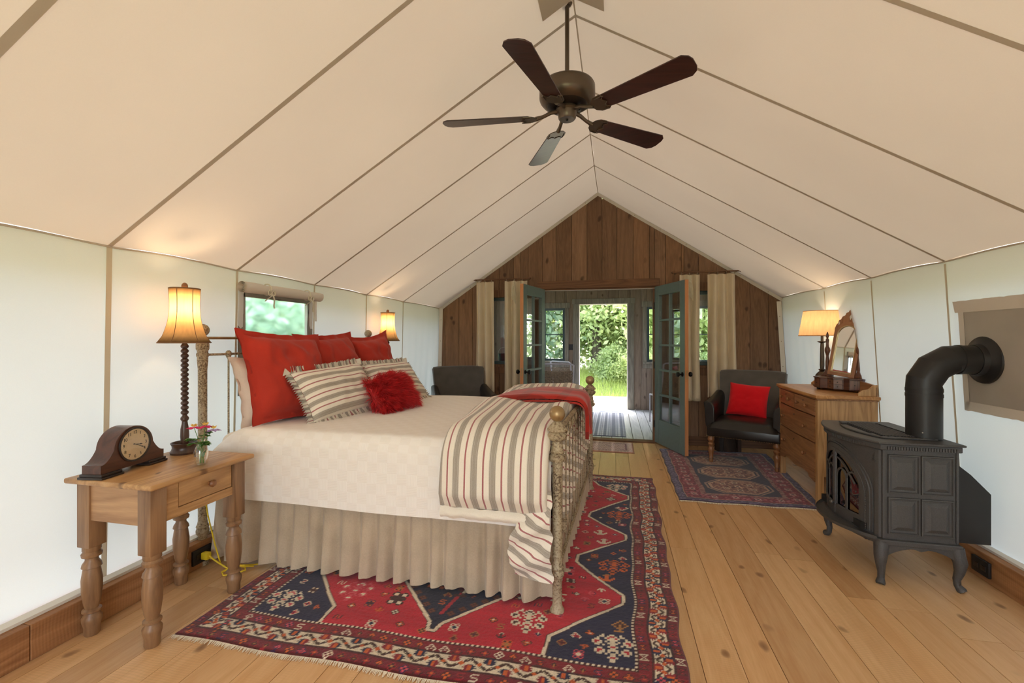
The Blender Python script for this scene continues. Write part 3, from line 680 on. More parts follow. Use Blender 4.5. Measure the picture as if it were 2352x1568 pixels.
# cream coverlet with woven squares
g = Mt('woven_coverlet'); v = g.coord()
sep = g.n('SeparateXYZ', {0: v}); q = g.n('CombineXYZ', {0: sep.outputs[0], 1: g.math('ADD', sep.outputs[1], sep.outputs[2]), 2: 0.0})
ch = g.n('TexChecker', {'Vector': g.n('VectorMath', {0: q, 1: (1, 1, 1)}, operation='MULTIPLY'), 'Scale': 17.0, 'Color1': (1, 1, 1, 1), 'Color2': (0, 0, 0, 1)})
sx = g.n('TexWave', {'Vector': q, 'Scale': 36.0}, wave_type='BANDS', bands_direction='X'); sy = g.n('TexWave', {'Vector': q, 'Scale': 36.0}, wave_type='BANDS', bands_direction='Y')
wv = g.mix(ch.outputs['Fac'], sx.outputs[0], sy.outputs[0])
br_ = g.n('TexBrick', {'Vector': q, 'Scale': 17.0, 'Mortar Size': 0.03, 'Color1': (1, 1, 1, 1), 'Color2': (.9, .9, .9, 1), 'Mortar': (0, 0, 0, 1)}); br_.offset = 0.0; br_.inputs['Brick Width'].default_value = 1.0; br_.inputs['Row Height'].default_value = 1.0
hh = g.math('ADD', g.math('MULTIPLY', wv, .25), g.math('MULTIPLY', br_.outputs[0], .9)); ns = g.n('TexNoise', {'Vector': v, 'Scale': 4.0, 'Detail': 3.0})
cc = g.mix(g.math('MULTIPLY', ch.outputs['Fac'], .30), S(243, 237, 229), S(234, 225, 214))
M['coverlet'] = g.finish(cc, .92, 0, g.math('ADD', hh, g.math('MULTIPLY', ns, 1.2)), .35, .004, .2, sheen=.2)
CX0, CX1, CY0, CY1 = BX0 + .03, BX1 - .045, BY0 + .005, BY1 - .005
def cov(u, s):                                   # s: arc length from the near hem over the top to the far hem
    hem, top, r = .405, .795, .085; ins = .0
    L1 = top - hem - r; L2 = PI / 2 * r; L3 = (CY1 - CY0) - 2 * r; tot = 2 * L1 + 2 * L2 + L3; a = s * tot
    if a < L1: y, z = CY0, hem + a
    elif a < L1 + L2: t = (a - L1) / r; y, z = CY0 + r - r * math.cos(t), top - r + r * math.sin(t)
    elif a < L1 + L2 + L3: y, z = CY0 + r + (a - L1 - L2), top
    elif a < L1 + 2 * L2 + L3: t = (a - L1 - L2 - L3) / r; y, z = CY1 - r + r * math.sin(t), top - r + r * math.cos(t)
    else: y, z = CY1, top - r - (a - L1 - 2 * L2 - L3)
    return y, z, tot
def covf(i, j):
    u = i / 90; s = j / 120; y, z, tot = cov(u, s); x = lerp(CX0, bx1(y) - .03, u)
    slope = max(0, (0.10 - u) / 0.10) ** 1.6
    z2 = z - slope * .13 * max(0, (z - .55) / .24); y2 = y
    if z < .74:
        side = -1 if y < 3 else 1
        y2 += side * (.014 * (1 - (z - .40) / .35) + .010 * nz(x * 2.5, z * 2) + .004 * nz(x * 9, z * 5))
        z2 += .010 * nz(x * 1.3, 7) * (1 if z < .5 else 0)
    z2 += .006 * nz(x * 2, y * 2) + .012 * math.sin(PI * u) * (1 if z > .78 else 0)
    return (x, y2, z2)
cb = MB().grid(covf, 90, 120)
o = cb.build('coverlet', 'coverlet', None, fixn=False); tag(o, 'cream woven coverlet spread smooth over the bed', 'coverlet')
# ---------------- pillows
def pillow(b, w, h, t, nu=40, nv=36, pinch=.07, flange=0.0, seed=0, wr=.012, power=.55, sc0=None, droop=0.0):
    """w along x, h along z from 0, front towards -y"""
    for sgn in (-1, 1):
        def fn(i, j, sgn=sgn):
            u = -1 + 2 * i / nu; v = -1 + 2 * j / nv; fu = 1 - 2 * flange / w; fv = 1 - 2 * flange / h
            uu, vv = min(1, abs(u) / fu), min(1, abs(v) / fv)
            th = max(0, (1 - uu ** 3.2) * (1 - vv ** 3.2)) ** power
            x = w / 2 * u * (1 - pinch * (1 - v * v)); z = h / 2 * v * (1 - pinch * (1 - u * u))
            rad = nz(u * 2.2 + seed, v * 2.2, sgn) + .55 * nz(u * 5 + seed, v * 4, sgn * 3)
            crease = abs(nz((u + v) * 3.0 + seed * 3, (u - v) * 1.1, 5)) * (1 - th)
            y = sgn * (t / 2 * th + .002) + wr * rad * (0.15 + th) - .6 * wr * 1.4 * crease * sgn * -1 * (1 if th > 0 else 0)
            if flange and th <= 0: y += .004 * math.sin((u * 9 + v * 7) * 2 + seed) + .006 * rad
            y += droop * (abs(u) ** 3) * (1 if v > 0 else .3)
            return (x, y, z + h / 2)
        sf = (lambda i, j: (sc0 + h * j / nv)) if sc0 is not None else None
        b.grid(fn, nu, nv, sfn=sf)
    return b
def place_pillow(root, x, y, z, yaw, lean, roll=0.0):
    root.location = (x, y, z); root.rotation_mode = 'XYZ'; root.rotation_euler = (-lean, roll, PI / 2 + yaw)
TOPZ = .802
def soft(name, mt, label, cat, grp=None, **k):
    o = pillow(MB(), **k).build(name, mt, None, ang=80, fixn=False); return tag(o, label, cat, grp)
G1 = 'red velvet pillows against the headboard'
p = soft('velvet_pillow', 'red', 'brick red velvet pillow nearest the table lamp, largest in view', 'pillow', G1, w=.64, h=.63, t=.24, flange=.045, seed=1, pinch=.09, wr=.030); place_pillow(p, -2.02, 2.535, TOPZ - .01, R(-12), R(20), R(3))
p = soft('velvet_pillow', 'red', 'brick red velvet pillow in the middle of the three', 'pillow', G1, w=.66, h=.63, t=.22, flange=.045, seed=5, pinch=.08, wr=.026); place_pillow(p, -2.04, 3.13, TOPZ - .01, R(-4), R(21), R(-2))
p = soft('velvet_pillow', 'red', 'brick red velvet pillow with one pointed corner under the far lamp', 'pillow', G1, w=.62, h=.64, t=.22, flange=.045, seed=9, pinch=.16, wr=.030); place_pillow(p, -2.02, 3.70, TOPZ - .01, R(-10), R(20), R(-5))
p = soft('sleeping_pillow', 'white', 'cream cotton pillow standing behind the nearest red pillow', 'pillow', None, w=.66, h=.46, t=.16, flange=.03, seed=13, pinch=.09, wr=.025); place_pillow(p, -2.18, 2.60, TOPZ - .03, R(-6), R(14))
p = soft('sleeping_pillow', 'white', 'cream cotton pillow behind the middle red pillow, its edge showing', 'pillow', None, w=.66, h=.48, t=.16, flange=.03, seed=15, pinch=.09, wr=.02); place_pillow(p, -2.21, 3.35, TOPZ - .03, R(-4), R(14))
def ruffle(w, h, pinch, wd=.044):
    b = MB(); pts = []
    per = [(-1, -1, 1, 0), (1, -1, 0, 1), (1, 1, -1, 0), (-1, 1, 0, -1)]
    for (u0, v0, du, dv) in per:
        nn = 66 if du else 48
        for k in range(nn): pts.append((u0 + 2 * du * k / nn, v0 + 2 * dv * k / nn))
    m = len(pts)
    def pos(k, e):
        u, v = pts[k % m]; x = w / 2 * u * (1 - pinch * (1 - v * v)); z = h / 2 * v * (1 - pinch * (1 - u * u))
        d = Vector((u if abs(u) > .98 else 0, 0, v if abs(v) > .98 else 0)); d = d.normalized() if d.length else Vector((0, 0, 1))
        wv_ = (1 if k % 2 else -1) * .015 * e + .008 * nz(k * .3, e, 3) * e
        return (x + d.x * wd * e * (1 + .2 * nz(k * .4, 1)), wv_, z + d.z * wd * e * (1 + .2 * nz(k * .4, 2)) + h / 2)
    b.grid(lambda i, j: pos(i, j / 3), m, 3, cu=True, sfn=lambda i, j: .040 + i * .0115); return b
def striped(label, w, h, t, seed):
    r = thing('striped_pillow', label, 'pillow', group='ruffled striped pillows')
    pillow(MB(), w, h, t, seed=seed, pinch=.07, wr=.012, power=.5, sc0=.02).build('cushion', 'stripe2', r, ang=80, fixn=False)
    ruffle(w, h, .07).build('ruffle', 'stripe2', r, ang=180, fixn=False); return r
p = striped('ruffled cream and grey striped pillow in front of the nearest red pillow', .62, .36, .20, 21); place_pillow(p, -1.775, 2.735, TOPZ + .02, R(-10), R(32), R(-3))
p = striped('ruffled cream and grey striped pillow behind the red fur cushion', .68, .38, .18, 27); place_pillow(p, -1.68, 3.38, TOPZ + .02, R(-8), R(38), R(0))
# fur cushion
r = thing('fur_cushion', 'small shaggy red fur cushion lying on the striped pillows', 'cushion')
pillow(MB(), .38, .26, .12, seed=31, pinch=.05).build('cushion', 'fur', r, fixn=False)
nh = 11000; fv = np.zeros((nh * 5, 3), np.float32); ff = []
for k in range(nh):
    u, v = rng.uniform(-1, 1, 2); sg = -1 if rng.random() < .8 else 1
    th = max(0, (1 - abs(u) ** 3) * (1 - abs(v) ** 3)) ** .5
    base = np.array([.19 * u, sg * .06 * th, .13 + .13 * v]); cl = np.array([nz(u * 3, v * 3, 1), nz(u * 3, v * 3, 7), nz(u * 3, v * 3, 13)])
    d = np.array([u * .8, sg * (.55 + .5 * th), v * .8 - .2]) + cl * 1.3 + rng.normal(0, .22, 3); d /= np.linalg.norm(d)
    ln = rng.uniform(.045, .085); w_ = np.cross(d, rng.normal(0, 1, 3)); w_ /= np.linalg.norm(w_) + 1e-9; hw = .0011
    mid = base + d * ln * .55; tip = base + d * ln + np.array([0, 0, -.014]) + rng.normal(0, .004, 3)
    fv[k * 5:k * 5 + 5] = [base - w_ * hw, base + w_ * hw, mid + w_ * hw, mid - w_ * hw, tip]
    ff += [(k * 5, k * 5 + 1, k * 5 + 2, k * 5 + 3), (k * 5 + 3, k * 5 + 2, k * 5 + 4)]
me = bpy.data.meshes.new('pile'); me.from_pydata(fv.tolist(), [], ff); me.materials.append(M['fur']); o = bpy.data.objects.new('pile', me); C.objects.link(o); o.parent = r; o['kind'] = 'stuff'
place_pillow(r, -1.55, 3.02, TOPZ + .015, R(-12), R(34), R(-4))

# ---------------- folded striped duvet over the foot
class Curve:
    def __init__(s, pts):
        s.p = [Vector(p) for p in pts]; s.l = [0.0]
        for a, b in zip(s.p[:-1], s.p[1:]): s.l.append(s.l[-1] + (b - a).length)
    def at(s, d):
        d = min(max(d, 0), s.l[-1]); k = 0
        while k < len(s.l) - 2 and d > s.l[k + 1]: k += 1
        t = (d - s.l[k]) / max(1e-9, s.l[k + 1] - s.l[k]); return s.p[k].lerp(s.p[k + 1], t)
    def nrm(s, d, e=.03):
        a, b = s.at(d - e), s.at(d + e); t = (b - a).normalized(); return Vector((-t.y, t.x))
def arc(cx, cz, r, a0, a1, n=8): return [(cx + r * math.cos(lerp(a0, a1, k / n)), cz + r * math.sin(lerp(a0, a1, k / n))) for k in range(n + 1)]
tz = .80
duc = Curve([(BY0 - .055, .50)] + [(BY0 - .045, .66)] + arc(BY0 + .075, tz - .10, .115, PI, PI / 2) + [(2.75, tz + .045), (3.30, tz + .052), (3.62, tz + .070)] + arc(BY1 - .11, tz - .10, .14, PI / 2, 0) + [(BY1 + .04, .45)])
dv = MB(); NL, NW = 110, 44
DX0, DX1 = -.835, -.285
def duf(i, j):
    d = duc.l[-1] * i / NL; a = 2 * PI * j / (2 * NW)
    s = duc.at(d); n = duc.nrm(d); n = Vector((n.x, n.y))
    if n.y < 0 and 0.2 < d / duc.l[-1] < .8: n = -n
    # cross-section of the folded pad: a flattened superellipse in (x, normal)
    cx_, sn = math.cos(a), math.sin(a); ex = math.copysign(abs(cx_) ** .35, cx_); en = math.copysign(abs(sn) ** .6, sn)
    f = d / duc.l[-1]; endt = min(1, min(f, 1 - f) * 26 + .25)
    DX1 = bx1(s.x) - .018; x0 = DX0 + .03 * nz(f * 5, 3) + (.06 * max(0, (.16 - f) / .16) ** 1.0) * -0.2; x1 = DX1 + .012 * nz(f * 4, 8)
    if f < .3: x1 += (.3 - f) * -.06
    x = lerp(x0, x1, (ex + 1) / 2); th = (.050 + .018 * nz(x * 4, f * 9, 2)) * endt
    off = th * (en + .75) + .014 * nz(x * 6, f * 7, 6) * (en > 0)
    off += .022 * max(0, nz(x * 2.2 + 5, f * 4, 1))
    yy = s.x - n.x * 0 + n.x * off * (-1 if n.x * (s.x - 3.05) < 0 else 1); zz = s.y + abs(n.y) * off
    return (x, yy, zz)
dv.grid(duf, NL, 2 * NW, cv=True, sfn=lambda i, j: duf_sc(i, j))if False else None
def duf_sc(i, j): return duf(i, j)[0] + 3.0
dv.grid(duf, NL, 2 * NW, cv=True, sfn=duf_sc)
for e in (0, NL): dv.f.append(tuple(e * 2 * NW + k for k in range(2 * NW)))
dr = thing('striped_duvet', 'cream duvet with grey and red stripes folded over the foot of the bed', 'duvet', (0, 0, 0))
dv.build('folded_pad', 'stripe', dr, ang=60)
fp = MB()                                         # lower layer of the fold, edge showing under the hem
fp.grid(lambda i, j: (lerp(DX0 - .005, DX1 - .10, i / 40), BY0 - .075 + .018 * math.sin(PI * j / 8) * -1 + .006 * nz(i * .3, j, 4), lerp(.50, .445, j / 8) + .008 * nz(i * .25, 1)), 40, 8, sfn=lambda i, j: .012 + .004 * nz(i * .5, j))
fp.grid(lambda i, j: (lerp(DX0 - .005, DX1 - .10, i / 40), BY0 - .075 + .05 * j / 3, .445 + .008 * nz(i * .25, 1)), 40, 3, sfn=lambda i, j: .012)
fp.build('inner_fold', 'stripe', dr, ang=80)
cf = MB()                                         # loose corner hanging at the near foot post
cf.grid(lambda i, j: (lerp(-.455, -.285, i / 24) + .016 * nz(j * .3, i * .2, 2) - .03 * (j / 30) * (1 - i / 24) + .02 * math.sin(j * .25) * (1 - i / 24), BY0 - .072 - .020 * math.sin(PI * i / 24) - .014 * math.sin(j * .55 + i * .12) - .018 * math.sin(PI * j / 30), lerp(.60, .165 + .05 * (1 - i / 24), j / 30) + .03 * (i / 24 - .5)), 24, 30, sfn=lambda i, j: lerp(.60, .18, j / 30) + .10 * i / 24)
cf.build('hanging_corner', 'stripe', dr, ang=80, fixn=False)
ft = MB()                                         # drape down the foot end behind the spindles
def ftf(i, j):
    y = lerp(BY0 + .0, BY1 - .02, i / 90); t = j / 26
    z = lerp(.86, .33 + .10 * (i / 90) + .03 * nz(i * .1, 3), t); x = bx1(y) - .006 + .013 * math.sin((y - BY0) / (BY1 - BY0) * 12 * 2 * PI - PI / 2) * min(1, 4 * t) - .03 * (1 - t) ** 3
    return (x, y, z)
ft.grid(ftf, 90, 26, sfn=lambda i, j: ftf(i, j)[2] * .9 + .30 * ftf(i, j)[1] + .012 * nz(i * .2, j * .2))
ft.build('foot_drape', 'stripe', dr, ang=80, fixn=False)
hm = MB(); hm.grid(lambda i, j: (lerp(DX0 + .02, DX1, i / 30), duc.at(.46 + .012 * math.sin(i * .3)).x + (.010 if j in (1,) else 0) + .006 * j, tz + .075 + .03 * max(0, nz(lerp(DX0, DX1, i / 30) * 2.2 + 5, 1.0, 1)) + (.004 if j == 1 else -.002)), 30, 2, sfn=lambda i, j: lerp(DX0, DX1, i / 30) + 3.0)
hm.build('hem_fold', 'stripe', dr, fixn=False)
# ---------------- red plaid throw
g = Mt('red_plaid'); v = g.coord(); sp = g.n('SeparateXYZ', {0: v})
def band(c, sc_, lo): return g.math('GREATER_THAN', g.math('FRACT', g.math('MULTIPLY', c, sc_)), lo)
b1 = band(g.math('ADD', sp.outputs[1], g.math('MULTIPLY', sp.outputs[2], 0.4)), 5.0, .68); b2 = band(g.math('SUBTRACT', sp.outputs[0], sp.outputs[2]), 4.0, .75)
n_ = g.n('TexNoise', {'Vector': v, 'Scale': 300.0}); c = g.mix(g.math('MULTIPLY', b1, .45), S(180, 52, 42), S(80, 40, 34)); c = g.mix(g.math('MULTIPLY', b2, .30), c, S(96, 44, 36))
M['plaid'] = g.finish(c, .95, 0, n_, .2, .002, .15, sheen=.3)
th_ = MB()
tc = Curve([(-.86, .865), (-.80, .915), (-.70, .945), (-.52, .962), (-.36, .955), (-.275, .942)] + arc(-.245, .880, .060, PI / 2, 0, 6) + [(-.180, .83), (-.172, .69)])
def thf(i, j):
    s = i / 60; t = j / 36; d = tc.l[-1] * s; p = tc.at(d); nn = tc.nrm(d); nn = nn if nn.y > 0 or nn.x > 0 else -nn
    ya = lerp(2.80, 2.92, s) - .04 * math.sin(PI * s); yb = lerp(3.02, 3.40, min(1, s * 1.6) ** .8) - .22 * max(0, (s - .72) / .28) ** 1.5
    y = lerp(ya, yb, t) + .010 * nz(s * 4, t * 3)
    off = .012 + .016 * max(0, math.sin(t * 9 + s * 2 + 1)) * (.3 + .7 * s) + .012 * nz(s * 2, t * 3, 4)
    return (p.x + nn.x * off, y, p.y + nn.y * off - .012 * (t < .02))
def thf2(i, j):
    q = Vector(thf(i, j)); s = i / 60; d = tc.l[-1] * s; nn = tc.nrm(d); nn = nn if nn.y > 0 or nn.x > 0 else -nn
    return (q.x - nn.x * .022, q.y, q.z - nn.y * .022)
th_.grid(thf, 60, 36); th_.grid(thf2, 60, 36)
th_.grid(lambda i, j: thf(i, 0) if j == 0 else thf2(i, 0), 60, 1); th_.grid(lambda i, j: thf(60, i) if j == 0 else thf2(60, i), 36, 1); th_.grid(lambda i, j: thf(i, 36) if j == 0 else thf2(i, 36), 60, 1); th_.grid(lambda i, j: thf(0, i) if j == 0 else thf2(0, i), 36, 1)
th_.grid(lambda i, j: tuple(a - b for a, b in zip(thf2(20 + i, 0), (0, .012 + .01 * (j == 1), .004 + .012 * j))), 40, 1)
tr_ = th_.build('throw_blanket', 'plaid', None, ang=70, fixn=False); tag(tr_, 'folded red plaid throw hanging over the foot rail of the bed', 'blanket')
# ------------------------------------------------------------------ pine side table (and its twin beyond the bed)
TZ = .715
def turned_leg(h0, h1):                          # turned lower part of a table leg
    k = h1 - h0; P = [(.026, 0), (.030, .02), (.030, .10), (.036, .16), (.037, .20), (.028, .235), (.026, .25), (.035, .265), (.035, .285), (.024, .30), (.030, .36), (.037, .50), (.038, .62), (.032, .73), (.030, .755), (.037, .765), (.034, .80), (.024, .84), (.024, .87), (.036, .885), (.038, .915), (.030, .94), (.034, .955), (.034, 1.0)]
    return [(r, h0 + k * z) for r, z in P]
def side_table(label, x, y):
    t = thing('side_table', label, 'table', (x, y, 0), 0, None); w, d = .245, .275
    tp = MB(); tp.rbox(-w, w, -d, d, TZ - .024, TZ, .008, 3); tp.build('tabletop', 'pine', t)
    lx, ly, q = .172, .212, .036
    for sx in (-1, 1):
        for sy in (-1, 1):
            b = MB(); b.rbox(sx * lx - q, sx * lx + q, sy * ly - q, sy * ly + q, .40, TZ - .024, .004, 2); b.lathe(turned_leg(0, .40), 22, (sx * lx, sy * ly, 0)); b.build('leg', 'pinez', t)
    for sy in (-1, 1): MB().box(-lx + q, lx - q, sy * (ly + .018) - .009, sy * (ly + .018) + .009, .525, TZ - .024).build('apron', 'pinex', t, False)
    MB().box(-lx - .027, -lx - .009, -ly + q, ly - q, .525, TZ - .024).build('apron', 'pine', t, False)
    for y0, y1, z0, z1 in ((-ly + q, -ly + .095, .525, TZ - .024), (-ly + .095, ly - q, .525, .565), (-ly + .095, ly - q, TZ - .032, TZ - .024)): MB().box(lx + .009, lx + .027, y0, y1, z0, z1).build('front_rail', 'pine', t, False)
    dr_ = MB().box(lx - .02, lx + .025, -ly + .099, ly - q - .003, .568, TZ - .034).build('drawer', 'pine', t, False, .002)
    MB().lathe([(.010, 0), (.009, .008), (.016, .014), (.018, .022), (.012, .030), (.003, .032)], 16, mtx=Matrix.Translation((lx + .025, .045, .625)) @ Matrix.Rotation(PI / 2, 4, 'Y')).build('knob', 'turn', dr_)
    return t
side_table('waxed pine side table with turned legs, clock and lamp on it', -2.125, 1.742)
side_table('pine side table hidden beyond the bed under the far lamp', -2.125, 4.27)
# ------------------------------------------------------------------ bobbin lamps
def bobbin_lamp(label, x, y, z):
    L = thing('table_lamp', label, 'lamp', (x, y, z), R(20), 'bobbin lamps either side of the bed'); L.scale = (.8, .8, 1)
    MB().lathe([(.080, 0), (.082, .010), (.074, .020), (.070, .032), (.072, .044), (.078, .052), (.079, .058), (.072, .058), (.064, .050), (.058, .040), (.02, .038)], 32).build('base', 'dkturn', L)
    pr = [(.018, .038), (.022, .06), (.026, .09), (.024, .13), (.018, .155), (.016, .17), (.024, .18), (.024, .19), (.015, .20)]
    for k in range(15):
        z0 = .205 + k * .0255; pr += [(.0135, z0), (.0215, z0 + .007), (.0235, z0 + .0127), (.0215, z0 + .0185)]
    pr += [(.014, .590), (.02, .60), (.012, .61), (.010, .64)]
    MB().lathe(pr, 20).build('stem', 'dkturn', L)
    MB().tube([(0, 0, .64), (0, 0, .70)], .013, 10).build('socket', 'bronze', L)
    MB().sphere((0, 0, .735), .026, 12, 8).build('bulb', 'bulb', L)
    def sh(i, j):
        t = j / 18; rr = lerp(.140, .090, t) - .030 * math.sin(PI * t) ** 1.0 * (1 - .25 * t) + (.012 * max(0, .12 - t) / .12)
        a = 2 * PI * i / 48; pan = 1 - .030 * (1 - abs(math.cos(4 * a / 1.3333333))) ** .8
        return (rr * pan * math.cos(a), rr * pan * math.sin(a), lerp(.595, .885, t))
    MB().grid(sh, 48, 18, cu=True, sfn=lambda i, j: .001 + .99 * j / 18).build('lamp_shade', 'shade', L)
    for t, nm in ((0, 'shade_trim'), (1, 'shade_trim')): MB().tube([sh(i, 18 * t) for i in range(48)], .0035, 6, closed=True).build(nm, 'rust', L)
    for k in range(6):
        a = int(round(k * 8 + 4)) % 48; MB().tube([Vector(sh(a, j)) * 1.0 for j in range(19)], .0022, 5).build('shade_rib', 'rust', L)
    MB().tube([(0, 0, .70), (.045, 0, .74), (.045, 0, .80), (0, 0, .870), (-.045, 0, .80), (-.045, 0, .74), (0, 0, .70)], .002, 5).build('harp', 'bronze', L)
    for k in range(3):
        a = 2 * PI * k / 3; MB().tube([(0, 0, .870), (.087 * math.cos(a), .087 * math.sin(a), .880)], .002, 5).build('spider_arm', 'bronze', L)
    MB().sphere((0, 0, .900), .019, 12, 8).tube([(0, 0, .865), (0, 0, .89)], .006, 8).build('finial', 'turn', L)
    pt = bpy.data.lights.new('lamp_glow', 'POINT'); pt.energy = 3.4; pt.color = (1.0, 0.72, 0.44); pt.shadow_soft_size = .03
    po_ = bpy.data.objects.new('lamp_glow', pt); C.objects.link(po_); po_.parent = L; po_.location = (0, 0, .775)
    return L
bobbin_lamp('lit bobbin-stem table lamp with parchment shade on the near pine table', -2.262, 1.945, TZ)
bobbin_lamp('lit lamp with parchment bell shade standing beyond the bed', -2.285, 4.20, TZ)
# ------------------------------------------------------------------ mantel clock
ck = thing('mantel_clock', 'dark mahogany mantel clock with cream dial on the pine table', 'clock', (-2.245, 1.635, TZ), R(90 + 8))
hw = .158; pr = [(-hw, .022), (-hw, .060)]
for k in range(13):
    t = k / 12; pr.append((lerp(-hw, -.098, t), .060 + .055 * (t ** 2.0)))
pr += [(.098 * -math.cos(a), .112 + .094 * math.sin(a)) for a in np.linspace(.03, PI - .03, 28)]
for k in range(13):
    t = 1 - k / 12; pr.append((-lerp(-hw, -.098, t), .060 + .055 * (t ** 2.0)))
pr += [(hw, .060), (hw, .022)]
MB().prism(pr, -.045, .045).build('case', 'mahog', ck, bevel=.003)
for sx in (-1, 1):
    b = MB(); b.rbox(sx * .115 - .052, sx * .115 + .052, -.060, .060, 0, .011, .003, 2); b.rbox(sx * .115 - .048, sx * .115 + .048, -.054, .054, .010, .023, .003, 2); b.build('foot', 'ebon', ck)
DZ = .120
face = Matrix.Translation((0, -.045, DZ)) @ Matrix.Rotation(PI / 2, 4, 'X')
MB().lathe([(.076, 0), (.080, .002), (.079, .007), (.072, .006), (.071, 0)], 40, mtx=face).build('bezel', 'ebon', ck)
dial = MB().lathe([(.072, .0005), (.072, .0025), (.001, .0026)], 40, mtx=face).build('dial', 'dial', ck)
for k in range(1, 13):
    cu = bpy.data.curves.new('numeral', 'FONT'); cu.body = str(k); cu.size = .021; cu.align_x = 'CENTER'; cu.align_y = 'CENTER'; cu.extrude = .0003
    cu.materials.append(M['ink']); to = bpy.data.objects.new('numeral_text', cu); C.objects.link(to); me = bpy.data.meshes.new_from_object(to); bpy.data.objects.remove(to)
    o = bpy.data.objects.new('numeral', me); C.objects.link(o); o.parent = dial; a = PI / 2 - k * PI / 6
    o.location = (.056 * math.cos(a), -.0482, DZ + .056 * math.sin(a)); o.rotation_euler = (PI / 2, 0, 0)
def hand(nm, ang, ln, wd, y):
    c_, s_ = math.cos(ang), math.sin(ang); pts = [(-.010, wd * .5), (ln * .55, wd * .35), (ln * .72, wd), (ln * .82, wd * .4), (ln, 0), (ln * .82, -wd * .4), (ln * .72, -wd), (ln * .55, -wd * .35), (-.010, -wd * .5)]
    MB().prism([(p * c_ - q * s_, DZ + p * s_ + q * c_) for p, q in pts], y, y - .0008).build(nm, 'ink', ck, False)
hand('hour_hand', PI / 2 - (3 + 19 / 60) * PI / 6, .040, .0030, -.0490); hand('minute_hand', PI / 2 - 19.5 * PI / 30, .056, .0026, -.0500)
MB().lathe([(.0715, .0075), (.055, .0095), (.03, .0108), (.0008, .0112)], 36, mtx=face, caps=False).build('crystal', 'cglass', ck)
# ------------------------------------------------------------------ bud vase with columbines
vx, vy = -1.965, 1.775
vs = MB().lathe([(.001, .004), (.024, .003), (.028, .008), (.030, .03), (.030, .065), (.024, .085), (.017, .10), (.016, .118), (.021, .128)], 24, caps=False).build('bud_vase', 'vase', None); vs.location = (vx, vy, TZ)
tag(vs, 'small clear glass bud vase at the edge of the pine table', 'vase')
def petal(b, c, d, l, w, up=Vector((0, 0, 1))):
    d = Vector(d).normalized(); sd = d.cross(up); sd = sd.normalized() if sd.length > 1e-4 else Vector((1, 0, 0)); c = Vector(c); nn = sd.cross(d)
    b.add([c, c + d * l * .45 + sd * w + nn * l * .10, c + d * l, c + d * l * .45 - sd * w + nn * l * .10, c + d * l * .5 - nn * .004], [(0, 1, 4), (1, 2, 4), (2, 3, 4), (3, 0, 4)])
for k, (dx, dy, hz, pm, lab) in enumerate(((-.020, -.020, .185, 'petal', 'pink columbine with yellow heart on the camera side of the bud vase'), (.022, .004, .190, 'petal', 'deep pink columbine leaning towards the bed in the bud vase'), (.044, .028, .170, 'petalv', 'pale violet columbine drooping towards the bed in the bud vase'))):
    f_ = thing('columbine', lab, 'flower', (vx, vy, TZ)); tip = Vector((dx, dy, hz))
    MB().tube([(dx * .2, dy * .2, .008), (dx * .15, dy * .15, .07), (dx * .45, dy * .45, .13), tip], .0014, 6).build('stem', 'stem', f_)
    b = MB(); b2 = MB()
    for q in range(5):
        a = 2 * PI * q / 5 + k; petal(b, tip, (math.cos(a), math.sin(a), -.25 if k else -.1), .036, .013); petal(b2, tip + Vector((0, 0, .003)), (math.cos(a + .6), math.sin(a + .6), .9), .022, .008)
    b.build('petals', pm, f_, False, fixn=False); b2.build('corolla', 'petaly', f_, False, fixn=False); MB().sphere(tip + Vector((0, 0, .010)), .005, 8, 5).build('stamens', 'petaly', f_)
lf = thing('leaf_sprig', 'green columbine leaf sprig filling the neck of the bud vase', 'foliage', (vx, vy, TZ))
for q in range(7):
    a = q * 2.4; rr = .018 + .018 * (q % 3); tip = Vector((rr * math.cos(a), rr * math.sin(a), .105 + .018 * (q % 4)))
    MB().tube([(rr * -.3 * math.cos(a), rr * -.3 * math.sin(a), .010), (.004 * math.cos(a), .004 * math.sin(a), .10), tip], .0011, 5).build('stem', 'stem', lf)
    b = MB()
    for w_ in range(5):
        a2 = a + (w_ - 2) * .55; petal(b, tip, (math.cos(a2), math.sin(a2), -.25 + .1 * (w_ % 2)), .034, .013)
    b.build('leaf', 'leafv', lf, False, fixn=False)
b = MB()
for q in range(6):
    a = q * 1.1; petal(b, (.008 * math.cos(a), .008 * math.sin(a), .035 + .01 * q), (math.cos(a) * .5, math.sin(a) * .5, 1), .03, .010)
b.build('leaf', 'leafv', lf, False, fixn=False)
# outlet, extension cord
for (x, y, rz, lab) in ((-2.336, 2.115, 0, 'black outlet box in the timber sill behind the pine table'), (1.976, 2.97, PI, 'black outlet box in the timber sill behind the stove')):
    t = thing('outlet_box', lab, 'outlet', (x, y, .075), rz)
    MB().rbox(-.009, .006, -.06, .06, -.042, .042, .003, 2).build('cover_plate', 'box', t)
    for yy in (-.025, .025): MB().rbox(.006, .009, yy - .016, yy + .016, -.014, .014, .002, 2).build('socket_face', 'ebon', t)
ec = thing('extension_cord', 'yellow extension cord coiled on the floor by the bed post', 'cord', (-2.25, 2.13, 0))
MB().rbox(-.075, -.030, -.035, -.002, .055, .095, .006, 2).build('plug', 'cord', ec)
MB().tube([(-.032, -.018, .075), (.02, -.01, .04), (.07, .0, .010), (.12, .03, .012), (.17, .03, .010), (.20, .0, .012), (.17, -.05, .008), (.12, -.07, .008), (.09, -.05, .012), (.11, -.01, .022), (.16, .03, .020), (.20, .06, .012), (.26, .10, .010)], .0048, 8).build('cable', 'cord', ec)
MB().tube([(.05, .02, .012), (.08, .05, .02), (.13, .04, .012), (.18, .02, .022), (.21, .05, .010)], .0048, 8).build('cable', 'cord', ec)
